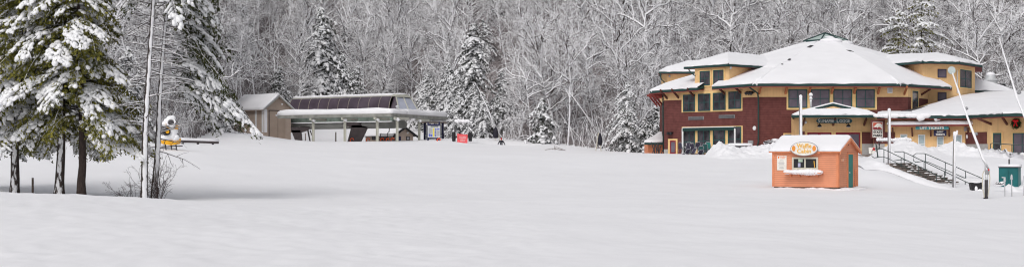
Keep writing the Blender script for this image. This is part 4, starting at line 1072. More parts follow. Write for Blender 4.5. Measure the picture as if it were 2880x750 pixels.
# ticket building -----------------------------------------------------
tk = E('ticket_building', G(2650, 134), 'low yellow ticket office joined to the right of the lodge entrance', 'building')
K0, K1, K2, K3 = (2456.5, 133.2), (2716, 130.5), (2786, 126.0), (3060, 121.0)
w1, w2, w3 = Wall(K0, K1), Wall(K1, K2), Wall(K2, K3)
o = MB()
for w in (w1, w2, w3): w.box(o, 0, w.len, zg, 5.75, -.3, 0)
O('boarded_wall', o, M_yel, tk)
o = MB(); w1.pbox(o, 2457, 2517, 371, 404, 0, .05); O('shingle_panel', o, M_red, tk); o = MB(); w2.pbox(o, 2716.5, 2776, 371.5, 404.5, 0, .05); O('shingle_panel', o, M_red, tk)
o = MB(); w1.pbox(o, 2457, 2488, 404.4, 445, 0, .07); O('foundation', o, M_conc, tk); o = MB(); w2.pbox(o, 2716.5, 2779, 404.8, 448, 0, .07); O('foundation', o, M_conc, tk)
ev = [PZ(2467, 131.6, 5.62), PZ(2716, 129.0, 5.55), PZ(2820, 122.5, 5.55), PZ(3090, 119, 5.55)]
tpz = [PZ(2480, 139.9, 5.95), PZ(2561, 139.9, 6.0), PZ(2697, 147.2, 7.75), PZ(2770, 152, 8.35), PZ(3100, 152, 8.6)]
rf2 = MB(); sn2 = MB(); keep = sn; sn = sn2
for a, b, c, d_ in ((ev[0], ev[1], tpz[0], tpz[2]), (ev[1], ev[2], tpz[2], tpz[3]), (ev[2], ev[3], tpz[3], tpz[4])):
    rf2.prism([a, b, d_, c], (0, 0, -.14))
facet_snow(ev[0], ev[0]*.6+ev[1]*.4, tpz[0], tpz[1], 14, 7, .36, .15); facet_snow(ev[0]*.6+ev[1]*.4, ev[1], tpz[1], tpz[2], 14, 8, .42, .17); facet_snow(ev[1], ev[2], tpz[2], tpz[3], 12, 8, .42, .17); facet_snow(ev[2], ev[3], tpz[3], tpz[4], 14, 8, .42, .17)
# overhanging tongues of snow on the left eave
rg = np.random.default_rng(3)
for f in (0.0, .06, .13, .2, .28, .37, .42, .46, .55):
    q = ev[0]*(1-f)+ev[1]*f; k = rg.uniform(.7, 1.3); sn2.blobs([q+np.array([0, -.1, .02])], [(.55*k, 0, 0)], [(0, .18, 0)], [(0, 0, .22*k)], 2)
for px, py in ((2590, 331), (2636, 331)):
    q = PZ(px, 130, Zat(py, 130)); sn2.blobs([q, q+np.array([-.1, .05, -.12])], [(.42, 0, 0), (.2, 0, 0)], [(0, .2, 0), (0, .15, 0)], [(0, 0, .28), (0, 0, .2)], 2)
sn = keep
o = MB(); k3 = V2(*K3); o.prism([at3(k3, zg), np.append(V2(3100, 150), zg), np.append(V2(3100, 150), 8.4), at3(k3, 5.6)], (-.25, 0, 0)); O('end_wall', o, M_yel, tk)
O('roof', rf2, M_dgrey, tk); O('snow_cover', sn2, M_snow, tk, smooth=True)
o = MB(); o2 = MB()
for a, b in zip(ev[:-1], ev[1:]):
    n_ = nrm(np.cross(b-a, UP)); n_ = n_ if n_[1] < 0 else -n_
    o.prism([a+UP*.03, a-UP*.24, a-UP*.24+n_*.07, a+UP*.03+n_*.07], b-a); o2.prism([a-UP*.245, a-UP*.33, a-UP*.33-n_*.06, a-UP*.245-n_*.06], b-a); o2.prism([a-UP*.16, a-UP*.16-n_*1.9, a-UP*.2-n_*1.9, a-UP*.2], b-a)
O('fascia', o, M_green, tk); O('soffit', o2, M_soffit, tk)
# awning over the windows
s0, s1 = w1.hit(2500)[0], w1.hit(2738)[0]; zA = w1.hit(2620, 355)[1]
o = MB(); w1.box(o, s0, s1, zA, zA+.13, 0.0, 1.15); ao = O('awning', o, M_soffit, tk)
o = MB(); q = [w1.pt(s0, zA+.135, 1.18), w1.pt(s1, zA+.135, 1.18), w1.pt(s1, zA+.2, 0.02), w1.pt(s0, zA+.2, 0.02)]; snow_slab(o, q, .34, .12, .15, wob=.03); O('snow_cover', o, M_snow, ao, smooth=True)
for px in (2512, 2566, 2618, 2670, 2723):
    o = MB(); bracket(w1, px, 358.5, 384, o, .85, .14); O('bracket', o, M_brown, tk)
for a, b, t, bt in ((2532, 2552, 377, 432), (2582, 2602, 378, 432), (2635, 2654, 383, 432), (2687, 2706, 379, 432)):
    window(w1, tk, a, b, t, bt, 1, 2, frame=M_white, glass=M_glass_l, fr=.07)
o = MB(); letters(w1, o, '111', 2612, 2627, 392, 399, .01, .04); O('painted_mark', o, M_trim, tk)
o = MB(); w1.pbox(o, 2712, 2715.8, 357, 369, 0, .2); w2.pbox(o, 2717, 2722, 357, 368, 0, .2); O('junction_box', o, M_greyink, tk)
o = MB(); s, z = w2.hit(2724, 384); o.blobs([w2.pt(s, z, .15)], [(.09, 0, 0)], [(0, .09, 0)], [(0, 0, .2)], 2); O('wall_lamp', o, M_white, tk, smooth=True)
for w, px in ((w2, 2788), (w3, 2832)):
    o = MB(); bracket(w, px, 330 if px < 2800 else 327, 352, o, 1.3, .15); O('bracket', o, M_brown, tk)
o = MB(); w3.pbox(o, 2793.5, 2817, 373.5, 440, .015, .07); do = O('door', o, M_sash, tk); o = MB(); w3.pbox(o, 2796.5, 2814, 378, 436, .073, .085); O('pane', o, M_glass, do)
o = MB(); w3.pbox(o, 2815, 2816.3, 408, 418, .09, .16); O('handle', o, M_white, do)
o = MB(); w3.pbox(o, 2790, 2793.2, 370.5, 440, 0, .09); w3.pbox(o, 2817.3, 2820.5, 370.5, 440, 0, .09); w3.pbox(o, 2793.4, 2817.1, 370.5, 373.2, 0, .09); O('door_frame', o, M_trim, do)
window(w3, tk, 2849, 2902, 373.5, 440, 2, 2, trim=.1, glass=M_glass_p)

# sign boards -----------------------------------------------------------
sg = E('lodge_sign', PZ(2346, 133.6, 5.0), 'long teal name board with white letters under the porch eave', 'sign')
Ws = Wall((2256, 133.9), (2456, 133.9))
o = MB(); s0, s1, z0, z1 = Ws.rect(2295, 2397, 333.5, 346); e = .22
pts = [(s0, (z0+z1)/2), (s0+e*.5, z1-.04), (s0+e, z1), (s1-e, z1), (s1-e*.5, z1-.04), (s1, (z0+z1)/2), (s1-e*.5, z0+.04), (s1-e, z0), (s0+e, z0), (s0+e*.5, z0+.04)]
o.prism([Ws.pt(a, b, 0) for a, b in pts], np.append(Ws.n*.07, 0)); O('board', o, M_signteal, sg)
o = MB(); letters(Ws, o, 'S', 2300, 2306.5, 334.3, 344.6, .072, bold=.0); letters(Ws, o, 'UNAPEE', 2308, 2345, 335.6, 344.2, .072, bold=.0); letters(Ws, o, 'L', 2353, 2359, 334.3, 344.6, .072, bold=.0); letters(Ws, o, 'ODGE', 2360.5, 2389.5, 335.6, 344.2, .072, bold=.0); O('lettering', o, M_letter, sg)
for px in (2305, 2386):
    l = E('sign_lamp', PZ(px, 133.7, Zat(350, 133.7)), 'black gooseneck lamp under the %s end of the teal name board' % ('left' if px < 2340 else 'right'), 'lamp', 'gooseneck lamps under the name board')
    o = MB(); c = PZ(px, 133.6, Zat(352, 133.6)); o.lathe([(.05, .12), (.1, .08), (.24, -.12), (0, -.10)], c, 12); O('shade', o, M_black, l, smooth=False)
    o = MB(); o.tube([c+UP*.1, c+UP*.2+np.array([0, .05, 0]), c+UP*.22+np.array([0, .6, 0]), c+np.array([0, .98, .12])], .03, 6); O('arm', o, M_black, l)
    o = MB(); o.blobs([c+UP*-.16], [(.2, 0, 0)], [(0, .2, 0)], [(0, 0, .05)], 1); O('bulb', o, M_greyink, l)
sp = E('park_sign', PZ(2470, 133.1, 3.6), 'maroon board with red, white and black park emblem right of the porch doors', 'sign')
Wp = Wall((2446, 132.9), (2494, 132.6)); o = MB(); Wp.pbox(o, 2448.5, 2488.5, 337, 388, .0, .08); O('board', o, M_red, sp)
o = MB(); Wp.pbox(o, 2454, 2482.5, 343, 386, .083, .10); pl = O('panel', o, M_letter, sp)
o = MB(); Wp.pbox(o, 2455.3, 2481.2, 344.5, 363.5, .102, .11); O('picture', o, mk('sign_red', (.50, .10, .065), .7, .1), sp)
o = MB(); Wp.shape(o, [(2456, 356.5), (2461, 353), (2463.5, 350), (2467, 347), (2472, 346.2), (2477, 347.5), (2480.8, 351), (2480.8, 363), (2477, 359), (2473, 356.5), (2470, 357), (2468, 359.5), (2465, 357), (2461, 357.5)], .112, .118); O('mountain_shape', o, M_letter, sp)
o = MB(); Wp.shape(o, [(2455.5, 357), (2460, 358), (2465, 357.6), (2468, 360), (2471, 358), (2475, 360), (2478.5, 363.4), (2455.5, 363.4)], .119, .124); O('hill_shape', o, M_door, sp)
o = MB(); letters(Wp, o, 'STATE', 2456, 2481, 368.2, 375, .102, .02, bold=.05); letters(Wp, o, 'PARKS', 2456, 2481, 377, 384, .102, .02, bold=.05); letters(Wp, o, 'NEW HAMPSHIRE', 2456, 2481, 364.6, 367.0, .102, .02, bold=.03); O('lettering', o, M_black, sp)
t1 = E('ticket_sign', PZ(2621, 130.6, 4.4), 'long teal lift ticket board half hidden by awning snow', 'sign')
Wt = Off(w1, .9)
o = MB(); Wt.pbox(o, 2575, 2668, 354, 364, .0, .06); O('board', o, M_signteal_l, t1)
o = MB(); letters(Wt, o, 'LIFT TICKETS', 2587, 2655, 355.2, 362.6, .062, .02, bold=.04); O('lettering', o, M_letter, t1)
t2 = E('ticket_sign', PZ(2644, 130.4, 4.0), 'small navy event ticket board hanging beneath the long teal board', 'sign')
Wt2 = Off(w1, .5)
o = MB(); Wt2.pbox(o, 2626.5, 2662, 365.5, 382, 0, .06); O('board', o, M_navy, t2)
o = MB(); letters(Wt2, o, 'EVENT', 2635, 2653.5, 368, 373, .062, .02, bold=.04); letters(Wt2, o, 'TICKETS', 2631.5, 2657, 375.2, 380.4, .062, .02, bold=.04); O('lettering', o, M_letter, t2)
# wreath
wr = E('wreath', PZ(2859, 121.5, 4.6), 'round green wreath with red ribbon hanging on the yellow wall', 'wreath')
s, z = w3.hit(2859, 348); c = w3.pt(s, z, .18); rg = np.random.default_rng(5); n = 900
a = rg.uniform(0, 2*math.pi, n); rr = .27+.10*rg.normal(size=n); rr = np.clip(rr, .1, .5)
base = c+np.append(w3.t, 0)*(np.cos(a)*rr)[:, None]+UP*(np.sin(a)*rr)[:, None]+np.append(w3.n, 0)*(rg.normal(size=n)*.05)[:, None]
ax = nrm(rg.normal(size=(n, 3))); sd = nrm(np.cross(ax, rg.normal(size=(n, 3)))); o = MB(); o.add(np.stack([base-ax*.08, base+sd*.03, base+ax*.08, base-sd*.03], 1), np.arange(4*n).reshape(-1, 4)); O('greenery', o, M_wreath, wr)
o = MB(); tv = np.append(w3.t, 0); nv = np.append(w3.n, 0)*.12
o.blobs([c+UP*.27+nv-tv*.13, c+UP*.27+nv+tv*.13, c+UP*.26+nv], [tv*.15, tv*.15, tv*.06], [UP*.1]*3, [nv*.6]*3, 2)
for sg_ in (-1, 1): o.prism([c+nv+UP*.25-tv*.04, c+nv+UP*.25+tv*.04, c+nv-UP*.24+tv*(sg_*.16+.05), c+nv-UP*.24+tv*(sg_*.16-.05)], nv*.1)
O('ribbon', o, M_bow, wr, smooth=False)
# ------------------------------------------------------------------ waffle cabin
cab = E('snack_cabin', G(2290, 83), 'small orange clapboard snack hut with snowy roof and oval sign', 'cabin')
FLc, FRc = (2172, 84.2), (2358, 82.0); Wc = Wall(FLc, FRc); bd = np.append(-Wc.n, 0); DEP = 3.38
a3 = Wc.pt(0, 0); b3 = Wc.pt(Wc.len, 0); c3 = b3+bd*DEP; d3 = a3+bd*DEP
def at(p, z): return np.array([p[0], p[1], z])
Wside = Wall((0, 1), (1, 1)); Wside.o = b3[:2]; Wside.t = nrm((c3-b3)[:2]); Wside.n = np.array([Wside.t[1], -Wside.t[0]]); Wside.len = DEP
ze = 2.24; zr = 2.98; zb0 = 0.16
o = MB(); o.prism([at(a3, zb0), at(b3, zb0), at(c3, zb0), at(d3, zb0)], (0, 0, ze-zb0))
mb_, ma_ = (b3+c3)/2, (a3+d3)/2
o.prism([at(b3, ze+.001), at(c3, ze+.001), at(mb_, zr)], a3-b3)
O('clapboard_wall', o, M_orange, cab)
o = MB(); o.prism([at(a3+(b3-a3)*.02+bd*.05, -.25), at(b3-(b3-a3)*.02+bd*.05, -.25), at(c3-(b3-a3)*.02-bd*.05, -.25), at(d3+(b3-a3)*.02-bd*.05, -.25)], (0, 0, .40)); O('skid', o, M_wood, cab)
o = MB()
for s in (0.0, Wc.len-.12): Wc.box(o, s, s+.12, zb0, ze-.02, .001, .035)
for s in (0.002, DEP-.12): Wside.box(o, s, s+.12, zb0, ze-.02, .001, .035)
Wc.box(o, .12, Wc.len-.12, ze-.16, ze-.02, .002, .05); Wc.box(o, 2.42, 2.50, 1.0, ze-.16, .002, .03)
O('corner_board', o, M_orangeplain, cab)
tv = np.append(Wc.t, 0)
r = MB(); ohs, ohe = .16, .16
up = (zr-ze)/(DEP/2)
def rp(p, out, z): return p+out
f0 = at(a3, ze)-tv*ohs-bd*ohe-UP*up*ohe; f1 = at(b3, ze)+tv*ohs-bd*ohe-UP*up*ohe; r0 = at(ma_, zr)-tv*ohs; r1 = at(mb_, zr)+tv*ohs; k0 = at(d3, ze)-tv*ohs+bd*ohe-UP*up*ohe; k1 = at(c3, ze)+tv*ohs+bd*ohe-UP*up*ohe
r.prism([f0, f1, r1, r0], (0, 0, .07)); r.prism([k1, k0, r0, r1], (0, 0, .07)); O('roof', r, M_orangeplain, cab)
o = MB()
for a, b in ((f1, r1), (k1, r1)): o.prism([a-UP*.09, a+UP*.075, b+UP*.075, b-UP*.09], tv*.04)
O('barge_board', o, M_orangeplain, cab)
o = MB()
# snow on both slopes: thick at the ridge, the front lip cut away behind the oval sign
def slope_snow(e0, e1, q0, q1, cut=None):
    na, nbb = 40, 10; u = np.linspace(0, 1, na); v = np.linspace(0, 1, nbb); L = np.linalg.norm(e1-e0); up_ = UP
    V = np.zeros((nbb+2, na, 3))
    for i in range(na):
        v0 = 0.0
        if cut is not None:
            x = u[i]*L; v0 = cut*math.exp(-((x-2.18)/.62)**4)*.0+ .30*math.exp(-((x-2.17)/.72)**6)
        for j in range(nbb):
            vv = v0+(1-v0)*v[j]; p = (e0*(1-u[i])+e1*u[i])*(1-vv)+(q0*(1-u[i])+q1*u[i])*vv
            edge = min(1, min(u[i], 1-u[i])*L/.18)
            h = (.06+.12*min(1, v[j]*5)**.6)*(.45+.55*edge**.5)
            V[j+2, i] = p+UP*(.075+h+.012*mnoise.noise(Vector(p*2.1)))
        lipn = nrm(np.append(Wc.n, 0)); base = (e0*(1-u[i])+e1*u[i])*(1-v0)+(q0*(1-u[i])+q1*u[i])*v0; sgn = 1 if np.dot(e0-q0, lipn) > 0 else -1
        V[0, i] = base+UP*.075; V[1, i] = base+UP*(.10+.01*math.sin(i*1.9))+lipn*sgn*.05
    k = (np.arange(nbb+1)[:, None]*na+np.arange(na-1)[None]).ravel(); q = np.stack([k, k+1, k+na+1, k+na], -1)
    o.add(V.reshape(-1, 3), q if np.dot(np.cross(e1-e0, q0-e0), UP) > 0 else q[:, ::-1])
    # end caps
    for i in (0, na-1): o.poly([*V[:, i], (q0 if i == 0 else q1)+UP*.07])
slope_snow(f0, f1, r0, r1, 1); slope_snow(k1, k0, r1, r0)
O('snow_cover', o, M_snow, cab, smooth=True)
# scalloped front board under the eave
o = MB(); zz = ze-.1; o.prism([Wc.pt(s, z, .17) for s, z in ((1.28, zz-.02), (1.42, zz+.12), (1.56, zz+.2), (2.78, zz+.2), (2.92, zz+.12), (3.06, zz-.02))], np.append(Wc.n*.03, 0)); O('eave_board', o, M_orangeplain, cab)
# window
ww = window(Wc, cab, 2228.5, 2301.5, 441.5, 476, 2, 1, fr=.10, mu=.085, frame=mk('cream_sash', (.62, .58, .48), .7, .05), glass=M_black)
sh = MB(); s0, s1, z0, z1 = Wc.rect(2212, 2316, 484.5, 487); Wc.box(sh, s0, s1, z0, z1, .04, .55); so = O('counter', sh, M_orangeplain, cab)
o = MB(); rg = np.random.default_rng(8); n = 44; xs = np.linspace(s0+.10, s1-.10, n); cs = np.array([Wc.pt(x, z1+.03, .30+.02*rg.normal()) for x in xs]); o.blobs(cs, np.tile(tv*.17, (n, 1)), np.tile(np.append(Wc.n, 0)*.29, (n, 1)), np.array([UP*(.15+.012*rg.normal()+.03*math.sin(x*3.3)) for x in xs]), 2); O('snow_cover', o, M_snow, so, smooth=True)
for px in (2226, 2250, 2275, 2300):
    o = MB(); s, zt = Wc.hit(px, 487.5); _, zl = Wc.hit(px, 498); o.prism([Wc.pt(s-.04, zl, .04), Wc.pt(s-.04, zt, .04), Wc.pt(s-.04, zt, .42)], tv*.08); O('bracket', o, M_orangeplain, so)
# things seen in the window
o = MB(); Wc.pbox(o, 2246, 2258, 446.5, 455, .036, .045); O('window_sticker', o, mk('pale_mint', (.5, .62, .5), .7), ww)
o = MB(); Wc.pbox(o, 2245, 2252, 458, 469, .036, .045); O('window_sticker', o, mk('pale_lilac', (.42, .42, .58), .7), ww)
o = MB(); Wc.shape(o, [(2289, 452), (2291, 452), (2293, 470), (2291, 470)], .036, .045); O('window_sticker', o, M_gold, ww)
sd = MB(); sP = [Wside.hit(p)[0] for p in (2384.5, 2397.5)]; zt = Wside.hit(2390, 434)[1]; zl = Wside.hit(2390, 526)[1]
Wside.box(sd, sP[0], sP[1], zl, zt, .003, .03); do = O('door', sd, M_teal, cab)
o = MB(); Wside.box(o, sP[0]-.14, sP[0]-.004, zl, zt+.12, .002, .045); Wside.box(o, sP[1]+.004, sP[1]+.14, zl, zt+.12, .002, .045); Wside.box(o, sP[0]-.002, sP[1]+.002, zt+.004, zt+.12, .002, .045); O('door_frame', o, M_orangeplain, do)
o = MB(); s, z = Wside.hit(2387, 485); o.blobs([Wside.pt(s, z, .06)], [(.05, 0, 0)], [(0, .05, 0)], [(0, 0, .05)], 1); O('handle', o, M_steel, do)
o = MB(); s, z = Wside.hit(2386, 404); Wside.box(o, s-.09, s+.09, z-.17, z+.12, .002, .02); Wside.box(o, s-.05, s+.05, z-.1, z+.06, .021, .03, 1); O('gable_vent', o, [M_orangeplain, M_black], cab)
o = MB(); s, z = Wside.hit(2368, 449); o.lathe([(.0, .09), (.09, .09), (.1, 0)], Wside.pt(s, z, 0), 12, 0, np.append(Wside.n, 0)); O('wall_lamp', o, mk('peach_plastic', (.75, .45, .3), .6), cab)
# oval sign
os_ = E('oval_sign', Wc.pt(2.2, 2.3, .3), 'oval white snack sign with gold lettering on the orange hut roof edge', 'sign')
Wo = Off(Wc, .26); s, z = Wo.hit(2262, 418); sL = Wo.hit(2223.5)[0]; sR = Wo.hit(2301)[0]; zT = Wo.hit(2262, 397.5)[1]; zB = Wo.hit(2262, 438)[1]
rx, rz = (sR-sL)/2, (zT-zB)/2; sc, zc = (sL+sR)/2, (zT+zB)/2
def oval(kx, kz, n0, n1): o = MB(); o.prism([Wo.pt(sc+math.cos(a)*rx*kx, zc+math.sin(a)*rz*kz, n0) for a in np.linspace(0, 2*math.pi, 41)[:-1]], np.append(Wo.n*(n1-n0), 0)); return o
O('rim', oval(1, 1, 0, .05), M_greyink, os_); O('board', oval(.95, .92, .02, .06), M_letter, os_)
o = MB(); letters(Wo, o, 'Waffle', 2242, 2283, 403.5, 416, .062, .02, bold=.012); letters(Wo, o, 'Cabin', 2243, 2282, 418, 430, .062, .02, bold=.012); O('lettering', o, M_gold, os_)
for px in (2233.5, 2291): 
    o = MB(); s, z = Wo.hit(px, 417); o.prism([Wo.pt(s+math.cos(a)*.105, z+math.sin(a)*.16, .062) for a in np.linspace(0, 2*math.pi, 19)[:-1]], np.append(Wo.n*.02, 0))
    for q in (-.05, 0, .05): Wo.box(o, s+q-.007, s+q+.007, z-.11, z+.11, .084, .09, 1)
    for q in (-.08, -.03, .03, .08): Wo.box(o, s-.075, s+.075, z+q-.007, z+q+.007, .0845, .092, 1)
    O('waffle_emblem', o, [M_waffle, M_gold], os_)
mn = E('menu_board', Wc.pt(.3, 1.5, .05), 'white menu sheet on the orange hut wall left of the serving window', 'menu board')
o = MB(); Wc.pbox(o, 2186, 2212.5, 437.5, 478, .004, .03); O('sheet', o, M_letter, mn)
o = MB()
for k, (a, b) in enumerate(((2194, 2204), (2191, 2206), (2190, 2207), (2192, 2206), (2190, 2208), (2193, 2204), (2192, 2206))): Wc.pbox(o, a, b, 450+k*3.6, 451+k*3.6, .031, .034)
O('print', o, M_greyink, mn)
o = MB(); letters(Wc, o, 'Waffle', 2193, 2210, 438.8, 442, .031, .004, bold=.02); letters(Wc, o, 'Cabin', 2196, 2208, 443, 446, .031, .004, bold=.02); s, z = Wc.hit(2190.3, 442); o.prism([Wc.pt(s+math.cos(a)*.05, z+math.sin(a)*.07, .031) for a in np.linspace(0, 2*math.pi, 15)[:-1]], np.append(Wc.n*.004, 0)); O('heading', o, M_waffle, mn)
o = MB(); rg = np.random.default_rng(51)
for w_, L_ in ((Wc, Wc.len), (Wside, DEP)):
    n = int(L_/.16); xs = np.linspace(-.1, L_+.1, n); hh = .03+.07*np.abs(np.sin(xs*1.7))+.05*rg.random(n)
    o.blobs(np.array([w_.pt(x, .0, .10+.05*rg.normal()) for x in xs]), np.tile(np.append(w_.t, 0)*.26, (n, 1)), np.tile(np.append(w_.n, 0)*.42, (n, 1)), hh[:, None]*UP, 2)
O('snow_drift', o, M_snow, smooth=True, kind='structure', label='low drift of snow against the foot of the orange hut')
bp = MB(); s = Wside.hit(2404)[0]; Wside.box(bp, s-.06, s+.02, .2, 1.15, .05, .1); O('side_bar', bp, M_orangeplain, cab)

# ------------------------------------------------------------------ lift terminal, canopy, shed
lt = E('lift_terminal', G(930, 190), 'chairlift terminal with curved smoked panels and snowy cream roof', 'lift station')
LA, LB = V2(812, 198), V2(1093, 187.5)          # axis of the near face
tx = nrm(LB-LA); ny = np.array([tx[1], -tx[0]]); Ln = np.linalg.norm(LB-LA); wdt = 5.2
def T(s, off, z): q = LA+tx*s+ny*off; return np.array([q[0], q[1], z])
z0, z1 = 7.35, 10.05
def prof(k): return [(-.95*(1-math.cos(a))+k, z0+2.42*math.sin(a)) for a in np.linspace(0, math.pi/2, 9)] if True else [(0.0+k, z0), (-.03+k, z0+.6), (-.22+k, z0+1.25), (-.55+k, z0+2.0), (-.95+k, z0+2.42)]
def loft(pa, pb, s0, s1, mb, mi=0):
    for (o0, h0), (o1, h1) in zip(pa[:-1], pa[1:]): mb.prism([T(s0, o0, h0), T(s0, o1, h1), T(s0, o1-.06, h1), T(s0, o0-.06, h0)], T(s1, 0, 0)-T(s0, 0, 0), mi)
npan = 10; xs = np.linspace(0, Ln, npan+1)
for k in range(npan):
    o = MB(); loft(prof(0), None, xs[k]+.05, xs[k+1]-.05, o); O('panel', o, M_acryl, lt, smooth=False)
o = MB()
for x in xs: loft(prof(.03), None, x-.035, x+.035, o)
O('rib', o, M_rib, lt)
o = MB(); o.prism([T(-.1, .12, z0-.16), T(-.1, .12, z0), T(-.1, -wdt-.1, z0), T(-.1, -wdt-.1, z0-.16)], T(Ln+.2, 0, 0)-T(0, 0, 0)); O('sill_beam', o, M_cream, lt)
# roof crown
o = MB(); rp_ = [(-.90, z0+2.38), (-.92, z0+2.46), (-1.9, z0+2.62), (-wdt+1.9, z0+2.62), (-wdt+1.0, z0+2.46), (-wdt+.95, z0+2.38)]
o.prism([T(-.1, a, h) for a, h in rp_], T(Ln+.5, 0, 0)-T(0, 0, 0)); O('roof', o, M_cream, lt)
o = MB(); snow_slab(o, [T(-.1, -1.0, z0+2.5), T(Ln-.4, -1.0, z0+2.5), T(Ln-.4, -wdt+1.0, z0+2.62), T(-.1, -wdt+1.0, z0+2.62)], .30, .05, .4); O('snow_cover', o, M_snow, lt, smooth=True)
# back side panel and sloping glazed nose
o = MB(); bk_ = [(-wdt-a, h) for a, h in prof(0)]
for (o0, h0), (o1, h1) in zip(bk_[:-1], bk_[1:]): o.prism([T(0, o0, h0), T(0, o1, h1), T(0, o1+.06, h1), T(0, o0+.06, h0)], T(Ln, 0, 0)-T(0, 0, 0))
O('panel', o, M_acryl, lt)
nose = 1.7
def N_(f, off, z): return T(Ln+nose*f, off, z)
o = MB(); g = MB()
cornL, cornR = (-.10, -wdt+.10)
tl, tr_ = -1.05, -wdt+1.05
# side cheeks
for sgn, c0, t0 in ((1, 0.0, -1.05), (-1, -wdt, -wdt+1.05)):
    o.prism([T(Ln+.05, c0, z0), N_(1, (c0*.88-.3) if sgn > 0 else c0+.6, z0), N_(.22, t0, z0+2.3), T(Ln+.05, t0, z0+2.3)], np.append(ny*(-.06*sgn), 0))
O('cheek_panel', o, M_acryl, lt)
for k in range(2):
    a0, a1 = (-.3+(-wdt+.9)*k/2, -.3+(-wdt+.9)*(k+1)/2); b0, b1 = (tl+(tr_-tl)*k/2, tl+(tr_-tl)*(k+1)/2)
    o = MB(); o.prism([N_(1, a0-.1, z0+.05), N_(1, a1+.1, z0+.05), N_(.24, b1+.08, z0+2.22), N_(.24, b0-.08, z0+2.22)], np.append(tx*-.05, 0)); O('nose_pane', o, mk('sky_glass', (.42, .44, .52), .15, .2, .7, spec=.5) if k == 0 else MATS['sky_glass'], lt)
o = MB()
for f in (0, .5, 1):
    a = -.3+(-wdt+.9)*f; b = tl+(tr_-tl)*f; o.tube([N_(1.01, a, z0), N_(.25, b, z0+2.28)], .09, 6)
O('nose_frame', o, M_cream, lt)
o = MB(); o.prism([N_(.3, tl+.2, z0+2.25), N_(.32, (tl+tr_)/2, z0+2.32), N_(.3, tr_-.2, z0+2.25), T(Ln-.1, tr_+.1, z0+2.6), T(Ln-.1, tl-.1, z0+2.6)], (0, 0, .1)); O('nose_hood', o, M_cream, lt)
# hull under the panels
o = MB(); hull = [(.5, 6.35), (.6, 6.6), (.5, 6.85), (.1, 7.17), (-wdt, 7.17), (-wdt-.5, 6.7), (-wdt-.2, 6.1), (-.2, 6.05)]
o.prism([T(-.2, a, h-.55) for a, h in hull], T(Ln-1.2, 0, 0)-T(0, 0, 0)); O('hull', o, M_hull, lt)
o = MB(); o.prism([T(.2, .62, 6.38), T(.2, .62, 6.85), T(.2, .3, 7.1), T(.2, .3, 6.38)], T(Ln+1.0, 0, 0)-T(0, 0, 0)); O('catwalk_panel', o, M_sage, lt)
o = MB(); snow_slab(o, [T(.2, .95, 6.25), T(Ln+1.2, .95, 6.25), T(Ln+1.2, .65, 6.25), T(.2, .65, 6.25)], .14, .02, .05); O('snow_cover', o, M_snow, lt, smooth=True)
# masts: slanted box legs
def mast(px0, px1, pt, pb, d, wdp=1.5, foot=1.1):
    o = MB(); a = PZ(px0, d, Zat(pt, d)); g_ = G(px1, d)-UP*.4
    hw, hf = wdp/2, foot/2
    o.prism([a+np.array([-hw, 0, 0]), a+np.array([hw, 0, 0]), g_+np.array([hf, 0, 0]), g_+np.array([-hf, 0, 0])], (0, .9, 0))
    o.prism([a+np.array([-hw-1.3, 0, .42]), a+np.array([hw+1.3, 0, .42]), a+np.array([hw+.9, 0, -.05]), a+np.array([hw, 0, -.3]), a+np.array([-hw, 0, -.3]), a+np.array([-hw-.9, 0, -.05])], (0, .95, 0)); return O('mast', o, M_mast, lt)
mast(1013, 993, 352, 396, 189.5, 2.3, 1.7); mast(832, 841, 366, 395, 195, 1.3, .8)
# lattice cross-arm piece and ladder behind the left mast
o = MB(); a = P(862, 362, 196); o.tube([a+np.array([-.9, 0, .1]), a+np.array([.9, 0, .4])], .22, 8); o.tube([P(866, 366, 196), G(872, 196)], .10, 6); o.tube([P(872, 366, 196), G(884, 196)], .07, 6); O('strut', o, M_mast, lt)

# canopy with posts
cn = E('queue_shelter', G(1060, 180), 'flat-roofed cream queue shelter with deep rounded snow in front of the terminal', 'shelter')
z0 = 6.75
C0, CL, CR = V2(1101, 176.5), V2(782, 185.5), V2(1257, 194.5)
ri = nrm(CR-C0); le = nrm(CL-C0); dl, dw = 5.0, 3.0
polyL = [C0, C0+ri*dl, CL+ri*dl, CL]; polyR = [C0+ri*dl*.98, CR, CR+le*dw, C0+ri*dl*.98+le*dw]
def z3(q, z): return np.array([q[0], q[1], z])
o = MB()
for pl_ in (polyL, polyR): o.prism([z3(q, z0+.08) for q in pl_], (0, 0, .22))
O('roof_deck', o, M_hull, cn)
o = MB()
for a, b in ((CL, C0), (C0, CR), (CL, CL+ri*dl), (CR, CR+le*dw)):
    t_ = nrm(b-a); n_ = np.array([t_[1], -t_[0]]); ctr = C0+ri*6+le*4
    if np.dot(n_, a-ctr) < 0: n_ = -n_
    o.prism([z3(a, z0), z3(a+n_*.10, z0-.02), z3(a+n_*.12, z0+.36), z3(a, z0+.36)], z3(b, 0)-z3(a, 0))
O('fascia', o, M_corr, cn)
o = MB(); snow_slab(o, [z3(q, z0+.30) for q in polyL], .78, .16, .8, wob=.03, seed=1); snow_slab(o, [z3(q, z0+.30) for q in polyR], .80, .16, .75, wob=.03, seed=2); O('snow_cover', o, M_snow, cn, smooth=True)
o = MB(); c = PZ(1118, 179, z0+1.0); o.lathe([(.14, 0), (.14, .2), (.26, .28), (.22, .42), (0, .5)], c, 14); O('roof_vent', o, M_steel, cn, smooth=True)
front = []
for px, on in ((881, .70), (970, .42), (1061, .13)):
    b = CL*on+C0*(1-on); b = b+ri*.6; front.append(b)
side = [C0+ri*1.2+le*-.0, C0*(1-.50)+CR*.50]
